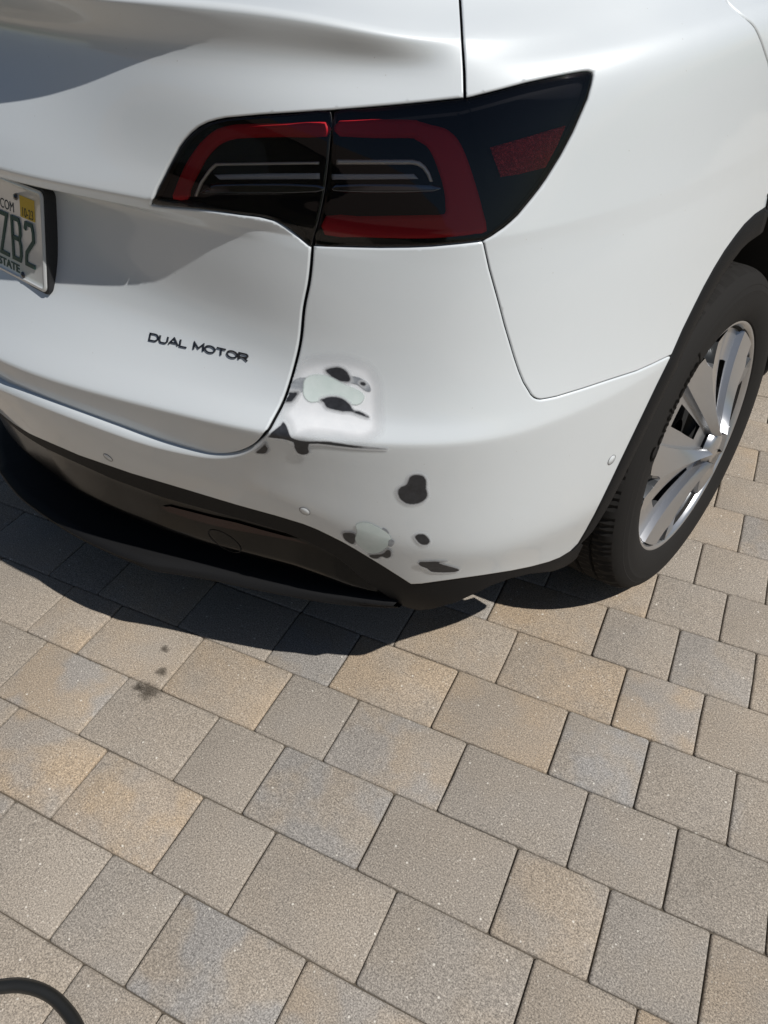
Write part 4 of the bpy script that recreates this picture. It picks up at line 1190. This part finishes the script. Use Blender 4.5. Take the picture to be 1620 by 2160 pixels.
SAND = simple('joint_sand', (0.085, 0.070, 0.052), .95, bumps=(600, .6, .002))
FAR = NT('far_paving'); pf = FAR.coord('Position')
FAR.bsdf(Base_Color=FAR.mix(FAR.ramp(FAR.noise(6, 5, .6, pf), [(.35, 0.), (.7, 1.)]), (0.235, 0.21, 0.18), (0.30, 0.24, 0.175)), Roughness=.9, Normal=FAR.bump(FAR.noise(300, 4, .7, pf), .4, .002))
drive = obj('driveway', [(x, y, -.0058) for x, y in ((-9, -9), (9, -9), (9, 12), (-9, 12))], [(0, 1, 2, 3)], SAND, None, False)
drive['kind'] = 'structure'
GRASS = simple('lawn_grass', (0.045, 0.075, 0.022), .95, bumps=(90, .8, .02))
gr = obj('ground', [(x, y, -.03) for x, y in ((-1500, -1500), (1500, -1500), (1500, 1500), (-1500, 1500))], [(0, 1, 2, 3)], GRASS, None, False); gr['kind'] = 'structure'
def paver_mesh(w, h, seed):
    """w,h in metres (outer size incl. joint); rounded corners, eased edges"""
    r_ = random.Random(seed); g = .0007
    hw, hh = w/2-g, h/2-g; c = .0050
    j = lambda s: r_.uniform(-s, s)
    ol = []
    for sx, sy in ((1, 1), (-1, 1), (-1, -1), (1, -1)):
        a, b = (sx*(hw-c), sy*hh), (sx*hw, sy*(hh-c))
        mid = (sx*(hw-c*.28), sy*(hh-c*.28))
        seq = [b, mid, a] if sx*sy > 0 else [a, mid, b]
        ol += seq
        # one worn point along the next side
        nx_, ny_ = {(1, 1): (0, 1), (-1, 1): (-1, 0), (-1, -1): (0, -1), (1, -1): (1, 0)}[(sx, sy)]
        ol.append((nx_*(hw+j(.0009))+(0 if nx_ else j(.3)*hw), ny_*(hh+j(.0009))+(0 if ny_ else j(.3)*hh)))
    n = len(ol)
    top = [(x*(1-.0050/hw), y*(1-.0050/hh), 0) for x, y in ol]
    e = [(x*(1-.0011/hw), y*(1-.0011/hh), -.0011) for x, y in ol]
    low = [(x, y, -.0035) for x, y in ol]; bot = [(x, y, -.012) for x, y in ol]
    V = top+e+low+bot; F = [list(range(n))]
    for k in range(3):
        for i in range(n): jn = (i+1) % n; F.append((k*n+i, (k+1)*n+i, (k+1)*n+jn, k*n+jn))
    me = bpy.data.meshes.new('paver'); me.from_pydata(V, [], F); me.update()
    me.polygons.foreach_set('use_smooth', [True]*len(me.polygons)); me.set_sharp_from_angle(angle=math.radians(50))
    me.materials.append(PAVER); return me
meshes = {}
def tint_at(px, py, table):
    for (x, y, c) in table:
        if math.hypot(px-x, py-y) < 48: return c
    return None
# (pixel of the paver centre, (tan, blue, brightness))
TT = [(960,1375,(.75,.1,.50)),(830,1440,(.85,.05,.52)),(1180,1430,(.95,.0,.49)),(1060,1540,(.80,.1,.49)),(1160,1300,(1.,.0,.50)),(1300,1235,(1.,.0,.50)),(480,1400,(.75,.05,.52)),(650,1340,(.1,.8,.48)),
      (650,1510,(.05,.2,.48)),(280,1360,(.6,.2,.54)),(170,1310,(.8,.2,.54)),(110,1440,(.65,.8,.54)),(330,1500,(.2,.05,.52)),(80,1610,(.95,.55,.54)),(270,1700,(.95,.4,.53)),(480,1610,(.05,.0,.49)),(830,1590,(.4,.7,.51)),
      (670,1680,(.2,.8,.50)),(1080,1660,(.05,.2,.49)),(1270,1600,(.0,1.,.51)),(1450,1660,(.1,.1,.49)),(1590,1720,(1.,.0,.49)),(920,1800,(.1,.1,.49)),(1310,1750,(.05,.3,.48)),(1150,1910,(.45,.4,.50)),(660,1880,(.15,.1,.50)),
      (450,1800,(.1,.1,.50)),(100,1830,(.1,.0,.56)),(240,1920,(.0,.2,.52)),(60,2020,(.15,.0,.57)),(430,2020,(.25,.9,.51)),(220,2110,(.35,.0,.53)),(930,2000,(.1,.3,.49)),(700,2110,(.4,.3,.50)),(1200,2100,(.35,.0,.49)),(1380,1990,(.0,.3,.48)),
      (1560,2080,(.0,.2,.48)),(1530,1870,(.05,.1,.48)),(1330,1460,(.15,.3,.49)),(1340,1340,(.2,.2,.50)),(1500,1420,(.1,.5,.49)),(1460,1530,(.25,.2,.50)),(1400,2140,(.9,.0,.5)),(1000,1270,(.1,.7,.5)),(1440,1270,(.15,.1,.52)),(1550,1200,(.2,.0,.52)),
      (1530,1110,(.2,.0,.52)),(1460,1180,(.3,.0,.52)),(1580,1040,(.35,.0,.52)),(1560,970,(.25,.0,.53)),(1590,870,(.25,.0,.53)),(1600,790,(.3,.0,.53))]
allp = []
for row in range(-26, 46):
    yc = Y0-row-.5
    known = KN.get(row, [])
    r_ = random.Random(1000+row)
    js = list(known)
    if not js: js = [r_.uniform(-.5, .5)]
    # check spacing inside the known stretch: fill any wide hole
    full = [js[0]]
    for a in js[1:]:
        while a-full[-1] > 1.75:
            full.append(full[-1]+(1.5 if a-full[-1] > 2.2 or abs(a-full[-1]-1.5) < .1 else 1.0))
        full.append(a)
    js = full
    while js[0] > -34: js.insert(0, js[0]-r_.choice([1.0, 1.5, 1.5]))
    while js[-1] < 26: js.append(js[-1]+r_.choice([1.0, 1.5, 1.5]))
    for a, b in zip(js, js[1:]):
        cx, cy = g2w((a+b)/2, yc)
        if not (-8.9 < cx < 8.9 and -8.9 < cy < 11.9): continue
        x_, y_, d_ = proj_px((cx, cy, 0))
        vis = d_ > .1 and -160 < x_ < 1780 and -100 < y_ < 2330
        allp.append((0 if vis else 1, math.hypot(cx-.8, cy+.9), cx, cy, b-a, x_, y_, d_))
allp.sort()
stuffV, stuffF = [], []
for n_, (vis, dist_, cx, cy, wd, x_, y_, d_) in enumerate(allp):
    key = (int(wd*100)/100, rnd.randrange(3))
    if key not in meshes: meshes[key] = paver_mesh(key[0]*PP, PP, hash(key) & 1023)
    if n_ < 298:
        o = link(bpy.data.objects.new('paver', meshes[key])); o.parent = drive
        o.location = (cx, cy, rnd.uniform(-.0007, .0007)); o.rotation_euler = (rnd.gauss(0, .0022), rnd.gauss(0, .0022), PH+rnd.gauss(0, .0012)+(math.pi if rnd.random() < .5 else 0))
        c = tint_at(x_, y_, TT) if d_ > 0 else None
        if c is None: c = (rnd.choice([.1, .2, .3, .5, .8]), rnd.choice([0, 0, .2, .6]), rnd.uniform(.48, .54))
        o.color = (c[0], c[1], c[2], 1)
    else:
        me = meshes[key]; m_ = Matrix.Translation((cx, cy, rnd.uniform(-.0007, .0007))) @ Matrix.Rotation(PH, 4, 'Z'); b0 = len(stuffV)
        stuffV += [tuple(m_ @ v.co) for v in me.vertices]; stuffF += [tuple(b0+i for i in p.vertices) for p in me.polygons]
st = obj('paver', stuffV, stuffF, PAVER, drive, False); st['kind'] = 'stuff'; st.color = (.4, .2, .51, 1)
# oil drips on the pavers
def mat_oil():
    t = NT('oil_drip'); p = t.coord('Position'); at = t.n.new('ShaderNodeAttribute'); at.attribute_name = 'fade'
    b = t.new('ShaderNodeBsdfPrincipled', None, Base_Color=(0.06, 0.048, 0.035, 1), Roughness=.6)
    tr = t.new('ShaderNodeBsdfTransparent', None)
    f = t.ramp(t.math('ADD', at.outputs['Fac'], t.math('MULTIPLY', t.math('SUBTRACT', t.noise(120, 5, .7, p), .5), 1.1)), [(.25, 0.), (.85, .6)])
    mx = t.n.new('ShaderNodeMixShader'); t.link(f, mx.inputs[0]); t.link(tr.outputs[0], mx.inputs[1]); t.link(b.outputs[0], mx.inputs[2]); t.link(mx.outputs[0], t.out.inputs[0]); return t.m
OIL = mat_oil()
for (px, py, rx, ry) in [(347,1369,.011,.007),(341,1417,.014,.010),(313,1457,.030,.016),(290,1450,.012,.008)]:
    c = hit(px, py, z=.0012); V = [tuple(c)]; fd = [1.0]
    for k in (1, 2):
        for a in np.linspace(0, 2*math.pi, 20, endpoint=False):
            rr = .5*k*(1+.15*math.sin(3*a+px)); V.append((c[0]+rx*rr*2*math.cos(a)*.75+ry*rr*math.sin(a)*.3, c[1]+ry*rr*2*math.sin(a), c[2])); fd.append(1-.5*k)
    F = [(0, 1+i, 1+(i+1) % 20) for i in range(20)]+[(1+i, 21+i, 21+(i+1) % 20, 1+(i+1) % 20) for i in range(20)]
    o = obj('oil_stain', V, F, OIL, drive, False); a = o.data.attributes.new('fade', 'FLOAT', 'POINT'); a.data.foreach_set('value', np.array(fd, np.float32))

# ------------------------------------------------------------------ hose
HB = simple('black_hose_rubber', (0.013, 0.013, 0.012), .42, bumps=(300, .15, .0006))
hp = [hit(x, y, z=.0095) for x, y in [(-420,2330),(-330,2210),(-220,2135),(-110,2095),(0,2082),(43,2080),(84,2089),(114,2105),(138,2129),(158,2157),(176,2200),(186,2260),(180,2340),(150,2430),(90,2520)]]
H = catmull(np.array(hp), np.linspace(0, len(hp)-1, 150)); V = []; F = []; m = 16
for i, p in enumerate(H):
    t_ = H[min(i+1, len(H)-1)]-H[max(i-1, 0)]; t_ /= np.linalg.norm(t_); s_ = np.cross([0, 0, 1], t_); s_ /= np.linalg.norm(s_); u_ = np.cross(t_, s_)
    for k in range(m): a = 2*math.pi*k/m; V.append(p+.0098*(math.cos(a)*s_+math.sin(a)*u_)+[0, 0, .0008*math.sin(i*.13)])
for i in range(len(H)-1):
    for k in range(m): F.append((i*m+k, i*m+(k+1) % m, (i+1)*m+(k+1) % m, (i+1)*m+k))
F.append(list(range(m))); F.append(list(range(len(H)*m-1, len(H)*m-m-1, -1)))
tag(obj('hose', V, F, HB, None), 'black rubber hose curving over the pavers in the foreground', 'hose')
